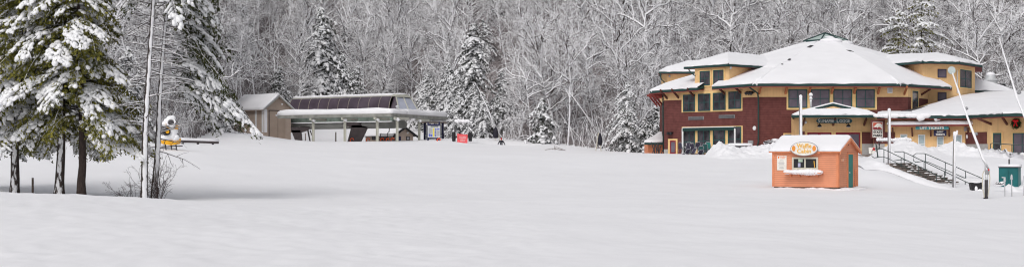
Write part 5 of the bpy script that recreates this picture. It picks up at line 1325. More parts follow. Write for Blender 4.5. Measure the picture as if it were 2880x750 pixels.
for b, px in zip(front+side, (881, 970, 1061, 1117, 1179)):
    X = (px-CX)/F*b[1]; b = np.array([X, b[1]]); g_ = gz(*b)
    o = MB(); hw = .17
    for dx in (-.13, .13): o.box((b[0]+dx, b[1], (g_-.3+z0-.1)/2), (.07, .26, z0-.1-g_+.3), 0)
    o.box((b[0], b[1], (g_-.3+z0-.1)/2), (.19, .10, z0-.1-g_+.3), 0)
    po = O('post', o, M_cream, cn)
    o = MB(); vx = np.append(ri*3.9, 0); lx = np.append(le, 0)
    tip = np.array([b[0], b[1], z0-.36])-np.append(ri*.9, 0)
    o.pbox(tip-lx*.12, lx*.24, np.append(ri*4.6, 0), UP*.30); O('beam', o, M_cream, cn)
    o = MB(); rg = np.random.default_rng(int(px)); c = np.array([b[0], b[1]-.2, z0-.30]); o.blobs([c, c+np.array([.15, -.05, -.12])], [(.33, 0, 0), (.2, 0, 0)], [(0, .3, 0), (0, .2, 0)], [(0, 0, .16), (0, 0, .16)], 2); O('snow_tuft', o, M_snow, cn, smooth=True)

# tan shed
sh = E('tan_shed', G(770, 193), 'tan gabled shed with double doors left of the lift terminal', 'shed')
s0_, s1_, s2_ = (742, 192.0), (818, 195.0), (649, 198.0)
We = Wall(s0_, s1_); Wn = Wall(s2_, s0_); ze_ = Zat(304, 192.5); zr_ = Zat(268, 193.5)-.1
A3, B3 = We.pt(0, 0), We.pt(We.len, 0); bk = np.append(V2(*s2_)-V2(*s0_), 0); C3, D3 = B3+bk, A3+bk
o = MB(); o.prism([at(A3, 2.6), at(B3, 2.6), at(C3, 2.6), at(D3, 2.6)], (0, 0, ze_-2.6)); mF = (A3+B3)/2; o.prism([at(A3, ze_), at(B3, ze_), at(mF, zr_)], bk); O('panel_wall', o, M_tan, sh)
fo = np.append(We.n, 0)*.45; et = np.append(We.t, 0)*.45; sl = (zr_-ze_)/(We.len/2)
e0 = at(A3, ze_-sl*.45)-et+fo; rr0 = at(mF, zr_)+fo; e1 = at(B3, ze_-sl*.45)+et+fo; bb = bk*1.06
o = MB(); o.prism([e0, rr0, rr0+bb, e0+bb], (0, 0, .08)); o.prism([rr0, e1, e1+bb, rr0+bb], (0, 0, .08)); O('roof', o, M_tan_d, sh)
o = MB(); snow_slab(o, [e0+UP*.09, rr0+UP*.09, rr0+bb+UP*.09, e0+bb+UP*.09], .38, .05, .12); snow_slab(o, [rr0+UP*.09, e1+UP*.09, e1+bb+UP*.09, rr0+bb+UP*.09], .20, .03, .12); O('snow_cover', o, M_snow, sh, smooth=True)
o = MB(); o.prism([e1-UP*.12, e1+UP*.085, rr0+UP*.085, rr0-UP*.12], -np.append(We.n, 0)*-.05); o.prism([e0-UP*.12, e0+UP*.085, rr0+UP*.085, rr0-UP*.12], np.append(We.n, 0)*.05); O('barge_board', o, M_hull, sh)
for k, (a, b) in enumerate(((757.5, 780.5), (781.5, 802))):
    o = MB(); We.pbox(o, a, b, 312, 392, .01, .06); do = O('door', o, M_tan_d, sh)
o = MB(); We.pbox(o, 755.5, 757.2, 310.5, 392, .005, .09); We.pbox(o, 780.7, 781.3, 312, 392, .005, .05); We.pbox(o, 757.4, 803, 310, 311.8, .005, .09); O('door_frame', o, M_mast, sh)
o = MB(); We.pbox(o, 743, 751, 307, 372, .01, .03); We.pbox(o, 743, 746, 330, 372, .031, .05); O('snow_crust', o, M_snow, sh)
o = MB(); Wn.pbox(o, 737, 741.5, 306, 372, .01, .06); Wn.pbox(o, 718, 722.5, 307, 368, .01, .06); O('corner_board', o, M_white, sh)
o = MB(); s, z = We.hit(793, 293); o.lathe([(0, .1), (.12, .1), (.14, 0)], We.pt(s, z, 0), 12, 0, np.append(We.n, 0)); O('wall_lamp', o, M_white, sh)
o = MB(); We.pbox(o, 774.5, 778.5, 321.5, 327, .06, .13); O('notice', o, M_white, sh)
o = MB(); q = P(736, 292, 196); o.tube([q-UP*.8, q+UP*.35], .1, 8); O('vent_pipe', o, M_dgrey, sh)

# lift shack behind the shelter
ls = E('lift_shack', G(1090, 205), 'small tan operator hut with black gable trim under the shelter roof', 'hut')
hA, hB, hC = (1106, 206), (1162, 208.6), (1028, 210.2)
Wg = Wall(hA, hB); Wm = Wall(hC, hA); zg_ = gz(*V2(1110, 206)); zeH = Zat(378, 206); zrH = Zat(357, 206)
A3, B3 = Wg.pt(0, 0), Wg.pt(Wg.len, 0); bk = np.append(V2(*hC)-V2(*hA), 0); o = MB(); o.prism([at(A3, zg_-.5), at(B3, zg_-.5), at(B3+bk, zg_-.5), at(A3+bk, zg_-.5)], (0, 0, zeH-zg_+.5)); mF = (A3+B3)/2; o.prism([at(A3, zeH), at(B3, zeH), at(mF, zrH)], bk); O('wall', o, M_tan, ls)
fo = np.append(Wg.n, 0)*.5; et = np.append(Wg.t, 0)*.5; sl = (zrH-zeH)/(Wg.len/2)
e0 = at(A3, zeH-sl*.5)-et+fo; rr0 = at(mF, zrH)+fo; e1 = at(B3, zeH-sl*.5)+et+fo; bb = bk*1.12
o = MB(); o.prism([e0, rr0, rr0+bb, e0+bb], (0, 0, .08)); o.prism([rr0, e1, e1+bb, rr0+bb], (0, 0, .08)); O('roof', o, M_black, ls)
o = MB(); snow_slab(o, [e0+UP*.09, rr0+UP*.09, rr0+bb+UP*.09, e0+bb+UP*.09], .3, .0, .15); snow_slab(o, [rr0+UP*.09, e1+UP*.09, e1+bb+UP*.09, rr0+bb+UP*.09], .12, 0, .1); O('snow_cover', o, M_snow, ls, smooth=True)
o = MB()
for e in (e0, e1): o.prism([e-UP*.22, e+UP*.1, rr0+UP*.12, rr0-UP*.24], np.append(Wg.n, 0)*.06)
O('barge_board', o, M_black, ls)
o = MB(); Wg.pbox(o, 1113, 1127, 383, 402, .01, .05); O('door', o, M_navy, ls)
window(Wg, ls, 1142, 1152, 383, 394, 1, 1, frame=M_black, glass=M_greyink); window(Wm, ls, 1047, 1057, 382, 393, 1, 1, frame=M_black, glass=M_glass); window(Wm, ls, 1068, 1092, 381, 393, 2, 1, frame=M_black, glass=M_glass)
o = MB(); s, z = Wg.hit(1145, 373); o.blobs([Wg.pt(s, z, .15)], [(.14, 0, 0)], [(0, .14, 0)], [(0, 0, .16)], 2); O('wall_lamp', o, M_white, ls, smooth=True)

# chair hanging from the terminal
ch = E('lift_chair', P(1090, 380, 192), 'grey lift chair hanging in front of the small hut', 'lift chair')
o = MB(); q = P(1092, 352, 192); c = P(1090, 374, 192); o.tube([q, q-UP*.5+np.array([.15, 0, 0]), q-UP*.9+np.array([.1, 0, 0]), c], .06, 6); O('hanger', o, M_dgrey, ch)
o = MB()
for k in range(5): o.tube([c+np.array([-1.1, 0, -.1-k*.17]), c+np.array([1.1, 0, -.1-k*.17])], .045, 6)
for x in (-1.1, 0, 1.1): o.tube([c+np.array([x*.8, 0, 0]), c+np.array([x, 0, -.9])], .05, 6)
O('backrest', o, M_dgrey, ch)
o = MB(); o.box(c+np.array([0, -.35, -1.0]), (2.2, .5, .14)); O('seat', o, M_dgrey, ch)

# ticket kiosk and lift board
kk = E('ticket_kiosk', G(1218, 196), 'small dark-posted kiosk with snowy hip roof behind the lift status board', 'kiosk')
kb = V2(1220, 196); zk = gz(*kb); 
for dx in (-1.25, 1.25):
    for dy in (-1, 1): o = MB(); o.box((kb[0]+dx, kb[1]+dy, zk+1.1), (.2, .2, 2.9)); O('post', o, M_navy, kk)
o = MB(); o.box((kb[0], kb[1]+.9, zk+1.2), (2.3, .08, 2.0)); o.box((kb[0], kb[1]-.6, zk+.2), (2.3, .5, .9)); O('counter', o, M_paper, kk)
window(Wall((0, 1), (1, 1)), kk, 0, 1, 0, 1) if False else None
o = MB(); rr = [np.array([kb[0]+a*1.75, kb[1]+b*1.5, zk+2.5]) for a, b in ((-1, -1), (1, -1), (1, 1), (-1, 1))]; tpk = np.array([kb[0], kb[1], zk+3.35])
for i in range(4): o.prism([rr[i], rr[(i+1) % 4], tpk], (0, 0, -.1))
O('roof', o, M_tan_d, kk)
o = MB()
for i in range(4): snow_slab(o, [rr[i]+UP*.01, rr[(i+1) % 4]+UP*.01, tpk+UP*.02], .22, .03, .1)
O('snow_cover', o, M_snow, kk, smooth=True)
for dx in (-.95, .95):
    o = MB(); Wk = Wall((1190, 194.4), (1255, 194.4)); cxk = 1220+dx*20
    window(Wk, kk, cxk-6, cxk+6, 377, 400, 1, 3, frame=M_navy, glass=M_paper, fr=.08)
sb = E('status_board', G(1222, 182), 'lift status board with blue and yellow columns on dark posts', 'sign')
db_ = 182; Wb = Wall((1204, db_), (1238, db_+.4)); o = MB(); Wb.pbox(o, 1203, 1238, 351.5, 386.5, -.06, .0); O('panel', o, M_paper, sb)
gzb = gz(*V2(1220, db_))
for px in (1204.5, 1236): o = MB(); s = Wb.hit(px)[0]; Wb.box(o, s-.09, s+.09, gzb-.3, Zat(344 if px < 1220 else 342, db_), -.22, -.07); O('post', o, M_navy, sb)
o = MB(); Wb.pbox(o, 1204, 1237, 348.5, 353.5, .003, .03); O('header', o, M_navy, sb)
o = MB(); Wb.pbox(o, 1211, 1232, 354.5, 356.6, .004, .02); O('green_title', o, M_sage, sb)
o = MB(); Wb.pbox(o, 1218, 1221.5, 360, 384, .004, .02); O('yellow_column', o, M_print_y, sb)
o = MB()
for k in range(6): Wb.pbox(o, 1223, 1226.5, 361+k*4, 363.6+k*4, .004, .02)
Wb.pbox(o, 1206, 1209.5, 376, 383.5, .004, .02); Wb.pbox(o, 1210.5, 1216, 377, 383.5, .004, .02); Wb.pbox(o, 1228, 1236, 361.5, 364.5, .004, .02)
O('blue_print', o, M_blue, sb)
o = MB()
for k in range(7): Wb.pbox(o, 1206, 1216, 360+k*2.2, 360.8+k*2.2, .004, .015); Wb.pbox(o, 1228, 1236, 368+k*2.1, 368.7+k*2.1, .004, .015)
O('small_print', o, M_greyink, sb)
o = MB(); Wb.pbox(o, 1209, 1233, 386.9, 389, -.05, 0); Wb.pbox(o, 1226, 1234, 389.2, 398, -.05, 0); O('lower_board', o, M_navy, sb)

# banner gate
bg = E('banner_gate', G(1299, 180), 'tubular gate hoop with snow on top and dark padded legs', 'gate'); dg = 180
o = MB(); g_ = G(1300, dg)[2]; L_ = PZ(1275.5, dg, 0); R_ = PZ(1323, dg, 0)
zt = Zat(341, dg)
o.tube([at(L_, g_-.3), at(L_, zt-.45), at(L_+np.array([.08, 0, 0]), zt-.15), at(L_+np.array([.35, 0, 0]), zt), at(R_-np.array([.35, 0, 0]), zt-.05), at(R_-np.array([.08, 0, 0]), zt-.2), at(R_, zt-.5), at(R_, g_-.3)], .065, 8); o.tube([at(L_+np.array([.1, 0, 0]), zt-.45), at(R_-np.array([.1, 0, 0]), zt-.55)], .04, 6)
O('hoop', o, M_grey, bg, smooth=True)
for q in (L_+np.array([.04, 0, 0]), R_+np.array([-.02, 0, 0])):
    o = MB(); o.lathe([(0, 0), (.22, .02), (.24, .2), (.24, 1.0), (.2, 1.15), (0, 1.18)], at(q, Zat(397, dg)), 12); O('pad', o, M_black, bg, smooth=False)
o = MB(); rg = np.random.default_rng(2)
for a, b in ((.12, .46), (.54, .9)):
    f = np.linspace(a, b, 9)[:, None]; cs = at(L_, zt)*(1-f)+at(R_, zt-.06)*f; cs = cs+UP*(.06+.05*rg.normal(size=(9, 1))); o.blobs(cs, np.tile([.16, 0, 0], (9, 1)), np.tile([0, .16, 0], (9, 1)), np.tile([0, 0, .22], (9, 1)), 2)
o.blobs([at(L_, Zat(368, dg)), at(R_+np.array([.05, 0, 0]), Zat(364, dg))], [(.13, 0, 0)]*2, [(0, .13, 0)]*2, [(0, 0, .14)]*2, 2); O('snow_cover', o, M_snow, bg, smooth=True)
bn = E('red_banner', P(1300, 390, 179.6), 'faded red banner with pale lines of text strung in the gate hoop', 'banner'); Wb2 = Wall((1285, 179.6), (1316, 179.6))
o = MB(); Wb2.shape(o, [(1285.5, 375.5), (1300, 377), (1315.5, 378), (1314.5, 404), (1300, 403.4), (1286, 402.5)], 0, .03); O('cloth', o, M_banner, bn)
o = MB()
for k, (a, b) in enumerate(((1292, 1311), (1292.5, 1310), (1294, 1309), (1295, 1308))):
    x = a; rg = np.random.default_rng(k)
    while x < b: w_ = rg.uniform(1.2, 3.2); Wb2.pbox(o, x, min(x+w_, b), 383+k*4, 385.2+k*4, .032, .04); x += w_+.8
O('lettering', o, mk('pale_pink', (.80, .48, .48), .8), bn)

# orange lift markers
for i, (px, d, lab) in enumerate(((990, 186, 'orange plastic hoop marker at the foot of the big lift mast'), (1035, 186, 'orange plastic hoop marker left of the third shelter post'), (1075, 186, 'orange plastic marker just right of the third shelter post'), (1090, 187, 'smallest orange plastic marker, below the hanging lift chair'), (1104, 186, 'orange plastic marker left of the corner shelter post'), (1234, 180, 'orange plastic marker under the lift status board'))):
    b = G(px, d); o = E('orange_marker', b, lab, 'marker', 'orange markers along the lift line')
    zt = Zat(394, d); m = MB(); c = np.array([b[0], b[1], max(zt, b[2]+.25)]); k = .8 if i in (3,) else 1.0
    k *= .62; m.tube([c+np.array([-.32*k, 0, -.5]), c+np.array([-.3*k, 0, .05]), c+np.array([-.05, 0, .25*k]), c+np.array([.25*k, 0, .12]), c+np.array([.34*k, 0, -.1])], .10*k, 8); O('hoop', m, M_flame, o, smooth=True)
    m = MB(); m.lathe([(.10, -.55), (.08, -.3), (.07, .02)], c-np.array([.32*k, 0, 0]), 10); O('sleeve', m, M_flame, o)
def stake(px, d, pt, r, label, mat, name='marker_stake', cat='stake', lean=0.0, cap=None, group=None):
    b = G(px, d); zt = Zat(pt, d); o = MB(); o.tube([b-UP*.4, np.array([b[0]+lean*(zt-b[2]), b[1], zt])], [r, r*.92], 8)
    if cap: o.blobs([np.array([b[0]+lean*(zt-b[2]), b[1], zt])], [(cap, 0, 0)], [(0, cap, 0)], [(0, 0, cap*.8)], 2)
    return O(name, o, mat, at=b, label=label, cat=cat, smooth=True)
stake(944.5, 184, 371, .085, 'thin brown stake standing between the shelter posts', M_wood)
stake(859, 184, 374, .06, 'thin grey stake beside the left lift mast', M_wood)
stake(92, 66.5, 499, .055, 'short weathered wooden stake beside the left hemlocks', M_wood)

# skier standing behind the brow ------------------------------------------
def person(px, d, h, label):
    b = G(px, d); k = h/1.75
    J = {'pel': (0, 0, .95), 'sp': (0, .0, 1.15), 'ch': (0, .02, 1.36), 'nk': (0, .0, 1.50), 'hd': (0, -.03, 1.60), 'tp': (0, -.02, 1.73),
         'ls': (-.19, .02, 1.42), 'le': (-.36, -.02, 1.17), 'lw': (-.44, -.16, .96), 'lh': (-.45, -.22, .88), 'rs': (.19, .02, 1.42), 're': (.36, -.02, 1.17), 'rw': (.45, -.16, .97), 'rh': (.46, -.22, .89),
         'lp': (-.11, 0, .90), 'lk': (-.15, -.07, .50), 'la': (-.17, 0, .09), 'lt': (-.18, -.16, .04), 'rp': (.11, 0, .90), 'rk': (.15, -.07, .50), 'ra': (.17, 0, .09), 'rt': (.18, -.16, .04)}
    Rd = {'pel': .17, 'sp': .17, 'ch': .20, 'nk': .065, 'hd': .095, 'tp': .07, 'ls': .10, 'le': .075, 'lw': .055, 'lh': .05, 'rs': .10, 're': .075, 'rw': .055, 'rh': .05, 'lp': .11, 'lk': .085, 'la': .075, 'lt': .05, 'rp': .11, 'rk': .085, 'ra': .075, 'rt': .05}
    Ed = [('pel', 'sp'), ('sp', 'ch'), ('ch', 'nk'), ('nk', 'hd'), ('hd', 'tp'), ('ch', 'ls'), ('ls', 'le'), ('le', 'lw'), ('lw', 'lh'), ('ch', 'rs'), ('rs', 're'), ('re', 'rw'), ('rw', 'rh'), ('pel', 'lp'), ('lp', 'lk'), ('lk', 'la'), ('la', 'lt'), ('pel', 'rp'), ('rp', 'rk'), ('rk', 'ra'), ('ra', 'rt')]
    ks = list(J); me = bpy.data.meshes.new('person'); me.from_pydata([tuple(c*k for c in J[q]) for q in ks], [(ks.index(a), ks.index(c)) for a, c in Ed], [])
    ob = bpy.data.objects.new('person', me); col.objects.link(ob)
    md = ob.modifiers.new('skin', 'SKIN'); sv = me.skin_vertices[0].data
    for i, q in enumerate(ks): sv[i].radius = (Rd[q]*k, Rd[q]*k*(.8 if q in ('pel', 'sp', 'ch') else 1)); sv[i].use_root = (q == 'pel')
    ob.modifiers.new('soft', 'SUBSURF').levels = 2
    dg_ = bpy.context.evaluated_depsgraph_get(); m2 = bpy.data.meshes.new_from_object(ob.evaluated_get(dg_)); bpy.data.objects.remove(ob)
    ob = bpy.data.objects.new('person', m2); col.objects.link(ob); ob.location = Vector(b); WORLD[ob.name] = b
    for m in (M_jacket, M_skin): m2.materials.append(m)
    for f in m2.polygons: f.material_index = 1 if (f.center.z > 1.50*k and f.center.z < 1.66*k) else 0; f.use_smooth = True
    tag(ob, label, 'person')
    o = MB(); o.lathe([(.115*k, 1.65*k), (.12*k, 1.70*k), (.10*k, 1.78*k), (.05*k, 1.83*k), (0, 1.84*k)], b+np.array([0, -.02, 0]), 14); O('hat', o, M_hat, ob, smooth=True)
    o = MB(); o.tube([b+np.array([-.16*k, .10, 1.40*k]), b+np.array([.0, -.20*k, 1.15*k]), b+np.array([.14*k, -.18*k, .96*k])], .03, 6); O('strap', o, M_greyink, ob)
    for sx in (-.18, .18):
        o = MB(); o.tube([b+np.array([sx*k, -.9, .16]), b+np.array([sx*k, -.7, .02]), b+np.array([sx*k, .7, .02])], [.03, .05, .045], 6); O('ski', o, M_black, ob)
person(1410, 178.2, 1.72, 'person in black jacket and red hat on the snow brow, arms held out')

# snowmaking fan gun -------------------------------------------------------
fg = E('snow_gun', G(478, 110), 'yellow fan snowmaking machine caked with snow behind the spruce poles', 'snow gun'); dz = 110
def S(px, py, dy=0.0): q = P(px, py, dz); q[1] += dy; return q
axv = nrm([.25, -.92, .30]); c = S(484, 345, -.3)
o = MB(); o.lathe([(.16, -.85), (.30, -.80), (.36, -.4), (.38, 0), (.36, .06), (.25, .05), (.22, -.25), (.0, -.3)], c, 24, 0, axv); O('barrel', o, M_lance, fg, smooth=True)
o = MB(); o.lathe([(.215, -.05), (.20, .0), (.0, .02)], c, 20, 0, axv); O('fan', o, M_dgrey, fg)
o = MB(); o.lathe([(.385, -.52), (.40, -.45), (.40, -.32), (.385, -.25)], c, 24, 0, axv); O('band', o, M_yellow, fg)
o = MB(); o.prism([S(470, 352), S(498, 352), S(494, 366), S(474, 366)], (0, .6, 0)); O('yoke', o, M_yellow, fg)
o = MB(); o.lathe([(0, 0), (.26, 0), (.26, .5), (0, .5)], S(466, 372, -.1), 16, 0, (.5, -.8, .1)); O('motor', o, M_black, fg)
o = MB(); o.lathe([(0, .51), (.15, .51), (.13, .56), (0, .57)], S(466, 372, -.1), 16, 0, (.5, -.8, .1)); o.prism([S(459, 366), S(464, 366), S(466, 380), S(460, 380)], (0, .4, 0)); O('cover', o, M_yellow, fg)
o = MB(); o.prism([S(452, 390), S(501, 388), S(499, 404), S(478, 408), S(454, 404)], (0, 1.0, 0)); O('tray', o, M_yellow, fg)
o = MB(); rg = np.random.default_rng(6)
for px, py, r in ((470, 384, .36), (482, 382, .42), (492, 387, .32), (486, 370, .34), (478, 376, .34), (464, 348, .26), (470, 340, .28), (478, 334, .30), (484, 331, .24), (459, 388, .25)):
    o.blobs([S(px, py, .1)], [(r*1.1, 0, 0)], [(0, r, 0)], [(0, 0, r*.85)], 2, 0, .04, rg)
O('snow_load', o, M_fluff, fg, smooth=True)
o = MB()
for px in (462, 478, 492): o.tube([S(px, 404, .3), np.array([S(px, 0)[0]+.1, dz+.3, G(px, dz)[2]-.2])], .05, 6)
o.tube([S(452, 412, .2), S(512, 410, .2)], .05, 6); o.tube([S(452, 416, -.2), S(500, 418, -.3)], .05, 6); O('carriage', o, M_dgrey, fg)

# snow-topped beams at the wood edge
def beam(px0, px1, pt, pb, d0, d1, label):
    a, b = P(px0, pt, d0), P(px1, pt+(4 if px1 > 500 else 0), d1); root = E('log_rail', (a+b)/2, label, 'rail')
    h = (pb-pt)/F*d0; o = MB(); tv_ = b-a; nn = nrm(np.cross(tv_, UP))*.25; o.prism([a-UP*h*.5-nn, a-UP*h-nn, a-UP*h+nn, a-UP*h*.5+nn], tv_); O('log', o, M_mast, root)
    o = MB(); snow_slab(o, [a-UP*h*.5-nn, b-UP*h*.5-nn, b-UP*h*.5+nn, a-UP*h*.5+nn] , h*.62, .04, .06); O('snow_cover', o, M_snow, root, smooth=True)
    for f in (.12, .5, .88):
        q = a*(1-f)+b*f; o = MB(); g_ = gz(q[0], q[1]); o.tube([np.array([q[0], q[1], g_-.2]), q-UP*h*.9], .12, 8); O('post', o, M_mast, root)
beam(500, 612, 388, 400, 138, 141, 'low snow-topped timber rail right of the yellow fan machine')
beam(335, 398, 368, 377, 134, 135, 'low snow-topped timber rail behind the white spruce pole')

# dark post with small teal plate at the wood edge
ps = E('post_sign', G(307, 112), 'dark bent post with a small teal plate right of the hemlocks', 'sign'); o = MB(); b = G(309, 112)
o.tube([b-UP*.3, P(309, 420, 112)+UP*.0, P(311, 408, 112), P(318, 405, 112)], .14, 8); O('post', o, M_dgrey, ps)
o = MB(); q = P(285, 411, 112); o.box(q, (.42, .1, .24)); O('plate', o, M_teal, ps)
o = MB(); o.tube([P(309, 410, 112), P(289, 411, 112)], .035, 6); O('arm', o, M_dgrey, ps)

# leaning snowmaking lances at the wood edge
def lance(base, top, d, label, bag=None, r=.07, twin=False):
    b, t = P(*base, d), P(*top, d+1.5); root = E('snow_lance', G(base[0], d), label, 'snow gun')
    o = MB(); o.tube([b, t], [r*1.4, r], 8)
    if twin: o.tube([b+np.array([-.28, 0, .1]), t*.45+b*.55+np.array([-.05, 0, 0])], [r, r*.8], 6)
    O('lance', o, M_lance, root, smooth=True)
    if bag:
        x0, y0, x1, y1 = bag; q0, q1 = P((x0+x1)/2-3, y0, d), P((x0+x1)/2+2, y1, d); w_ = (x1-x0)/F*d/2
        o = MB(); o.lathe([(.06, 0), (w_*.5, -.15), (w_, -.7), (w_*1.05, -1.1), (w_*.8, -1.45), (0, -1.5)], q0, 10); O('bag', o, M_blackbag, root, smooth=True)
    o = MB(); g_ = G(base[0], d); 
    for dx in (-.35, .35): o.tube([b, g_+np.array([dx, dx*.5, -.2])], .045, 6)
    O('stand', o, M_hose, root)
lance((1399, 364), (1344, 246), 186, 'thin twin-pole snowmaking lance with black bag behind the skier', (1389, 357, 1405, 392), .05, True)
lance((1683, 372), (1600, 256), 167, 'long white snowmaking lance with black bag left of the lodge', (1684, 373, 1697, 396), .04)
pf = MB(); b = P(1402, 366, 186.5); pf.tube([P(1417, 372, 186.5), G(1417, 186.5)-UP*.2], .07, 8); pf.blobs([P(1417, 371, 186.5)], [(.18, 0, 0)], [(0, .15, 0)], [(0, 0, .12)], 2); O('snow_post', pf, M_pole, at=G(1417, 186.5), label='short snow-capped post beside the twin-pole lance', cat='post', smooth=True)
# fallen sticks on the slope
o = MB(); q = G(1560, 158); rg = np.random.default_rng(12)
o.tube([q+np.array([-.3, 0, .1]), q+np.array([.2, 0, .35]), q+np.array([1.3, .2, -.05])], .03, 5); o.tube([q+np.array([-.1, 0, .2]), q+np.array([.9, .2, .0])], .03, 5); o.tube([q+np.array([-1.1, 0, .05]), q+np.array([-.2, 0, .22])], .025, 5); o.tube([q+np.array([0, 0, .5]), q+np.array([.05, 0, -.1])], .03, 5); O('fallen_branch', o, M_wood, at=q, label='bare fallen sticks poking from the open slope', cat='branch')

# ------------------------------------------------------------------ right foreground: poles, stairs, hydrant
def pole(px, d, pt, r, label, lean=0.0, name='light_pole', arm=False, cap=.0, taper=.85):
    b = G(px, d); zt = Zat(pt, d); root = E(name, b, label, 'pole'); t = np.array([b[0]+lean, b[1], zt]); o = MB(); o.tube([b-UP*.4, (b+t)/2, t], [r, r*(1+taper)/2, r*taper], 12); O('shaft', o, M_pole, root, smooth=True)
    o = MB(); o.blobs([t], [(r*.95, 0, 0)], [(0, r*.95, 0)], [(0, 0, r*1.0)], 2); O('snow_cap', o, M_snow, root, smooth=True)
    if arm: o = MB(); o.tube([t+np.array([-.05, 0, -.35]), t+np.array([.13, -.05, -.1]), t+np.array([.14, -.05, .18])], [.07, .07, .05], 8); O('bracket', o, M_lance, root, smooth=True)
    return root
pole(2683, 92.5, 374, .118, 'white snow-plastered pole in front of the stairs', arm=True, lean=.05)
pole(2501, 100, 309, .125, 'tall white pole left of the stairs handrail')
pole(2252, 112, 271, .14, 'tall white pole rising behind the orange hut')
def big_lance(pts, rad, label, disc=None, hyd=None):
    root = E('snow_lance', pts[0], label, 'snow gun'); o = MB(); o.tube(pts, rad, 12); O('lance', o, M_lance, root, smooth=True)
    if disc is not None:
        o = MB(); o.lathe([(0, -.05), (.185, -.05), (.19, .03), (.17, .035), (0, .036)], disc, 24, 0, (.1, -.98, .15)); O('nozzle_head', o, mk('nozzle_face', (.50, .56, .55), .5, .1), root)
    o = MB(); m = (np.array(pts[1])+np.array(pts[0]))/2; u = nrm(np.array(pts[-1])-np.array(pts[0]))
    for f in (.36, .62): q = np.array(pts[0])*(1-f)+np.array(pts[-1])*f; o.lathe([(.07, -.05), (.10, -.05), (.10, .05), (.07, .05)], q, 10, 0, u)
    O('clamp', o, M_grey, root); return root
dL = 67
big_lance([P(2782, 478, dL), P(2765, 447, dL), P(2721, 330, dL+1.2), P(2678, 203, dL+2.4)], [.045, .066, .052, .032], 'white snowmaking lance with round head leaning over the ticket roof', P(2676.5, 198, dL+2.4))
big_lance([P(2962, 520, 66), P(2935, 460, 66), P(2862, 280, 67.5), P(2810, 108, 69)], [.045, .066, .05, .024], 'slender leaning lance cut off by the right picture edge')
hy = E('snow_hydrant', G(2773, dL), 'grey snowmaking hydrant with looped cream hose at the lance foot', 'hydrant'); b = G(2775, dL)
o = MB(); o.tube([b-UP*.3, P(2775, 506, dL), P(2775, 478, dL)], [.06, .06, .08], 10); o.tube([P(2770.5, 470, dL)-UP*.2, P(2770.5, 454, dL)], .03, 8); O('pipe', o, M_steel, hy, smooth=True)
o = MB(); o.tube([G(2774, dL)-UP*.1, P(2774, 505, dL)], .085, 10); O('sleeve', o, M_dgrey, hy)
o = MB(); o.lathe([(0, -.12), (.09, -.1), (.10, .1), (0, .12)], P(2776, 484, dL), 10); O('valve', o, M_grey, hy)
o = MB(); o.blobs([P(2781, 477, dL-.1)], [(.035, 0, 0)], [(0, .03, 0)], [(0, 0, .06)], 1); O('tag_ribbon', o, M_bow, hy)
o = MB(); hp = [P(2768, 480, dL), P(2763.5, 490, dL-.05), P(2763, 515, dL-.08), P(2765, 535, dL-.1), P(2768, 548, dL-.1), P(2769, 556, dL-.1)]; o.tube(hp, .025, 8); o.tube([P(2782, 480, dL), P(2784, 500, dL-.05), P(2783, 522, dL-.05), P(2780, 540, dL-.05), P(2778, 552, dL-.05)], .025, 8); O('hose', o, M_hose, hy, smooth=True)
o = MB(); o.lathe([(0, -.04), (.05, -.04), (.05, .05), (0, .05)], P(2769, 558, dL-.1), 8); O('coupling', o, M_black, hy)
# hydrant stakes
for px, pt, lab in ((2826.5, 502, 'thin steel standpipe with cross valve left of its twin before the teal box'), (2846, 498, 'thin steel standpipe with capped top right of its twin before the teal box')):
    d = 70; b = G(px, d); root = E('standpipe', b, lab, 'standpipe', 'standpipes before the teal box'); o = MB(); o.tube([b-UP*.2, P(px-1, pt+10, d), P(px-1, pt, d)], [.03, .03, .045], 8); O('pipe', o, M_steel, root, smooth=True)
    o = MB()
    if px < 2830: o.tube([P(px-9, pt-4, d), P(px+1, pt-3, d)], .03, 8); o.lathe([(0, -.1), (.06, -.1), (.05, .1), (0, .1)], P(px-1, pt+3, d), 8)
    else: o.lathe([(0, -.1), (.07, -.1), (.05, .05), (.03, .14), (0, .15)], P(px-1, pt, d), 8)
    O('valve', o, M_steel, root)
stake(2879, 72, 494, .03, 'thin grey stake at the right picture edge', M_steel)
# teal utility box
tb = E('utility_box', G(2838, 93), 'teal utility cabinet half buried in the snow bank', 'cabinet'); db2 = 93; Wt3 = Wall((2809, 93), (2864, 92.4)); zt = Zat(471, db2)
o = MB(); Wt3.box(o, 0, Wt3.len, -.5, zt, -1.0, 0); O('body', o, M_teal_d, tb)
o = MB(); Wt3.box(o, .06, Wt3.len*.5-.01, -.3, zt-.08, .003, .03); Wt3.box(o, Wt3.len*.5+.01, Wt3.len-.06, -.3, zt-.08, .003, .03); O('door', o, M_teal_d, tb)
o = MB(); Wt3.box(o, -.03, Wt3.len+.03, zt+.002, zt+.05, -1.05, .05); O('lid', o, M_black, tb)
o = MB(); q = [Wt3.pt(-.04, zt+.055, .06), Wt3.pt(Wt3.len+.04, zt+.055, .06), Wt3.pt(Wt3.len+.04, zt+.055, -1.05), Wt3.pt(-.04, zt+.055, -1.05)]; snow_slab(o, q, .18, .02, .12); O('snow_cover', o, M_snow, tb, smooth=True)
o = MB(); q = Wt3.pt(Wt3.len*.45, zt+.35, -.6); o.tube([q-UP*.25, q+UP*.22], .05, 8); O('vent_pipe', o, M_dgrey, tb)
o = MB(); rg = np.random.default_rng(9); n = 26; t = np.linspace(-.15, 1.15, n); hgt = .14+.28*np.exp(-((t-.62)/.16)**2)+.08*rg.random(n)
M_riser = mk('brown_riser', (.21, .165, .14), .9, .4, 5.0)
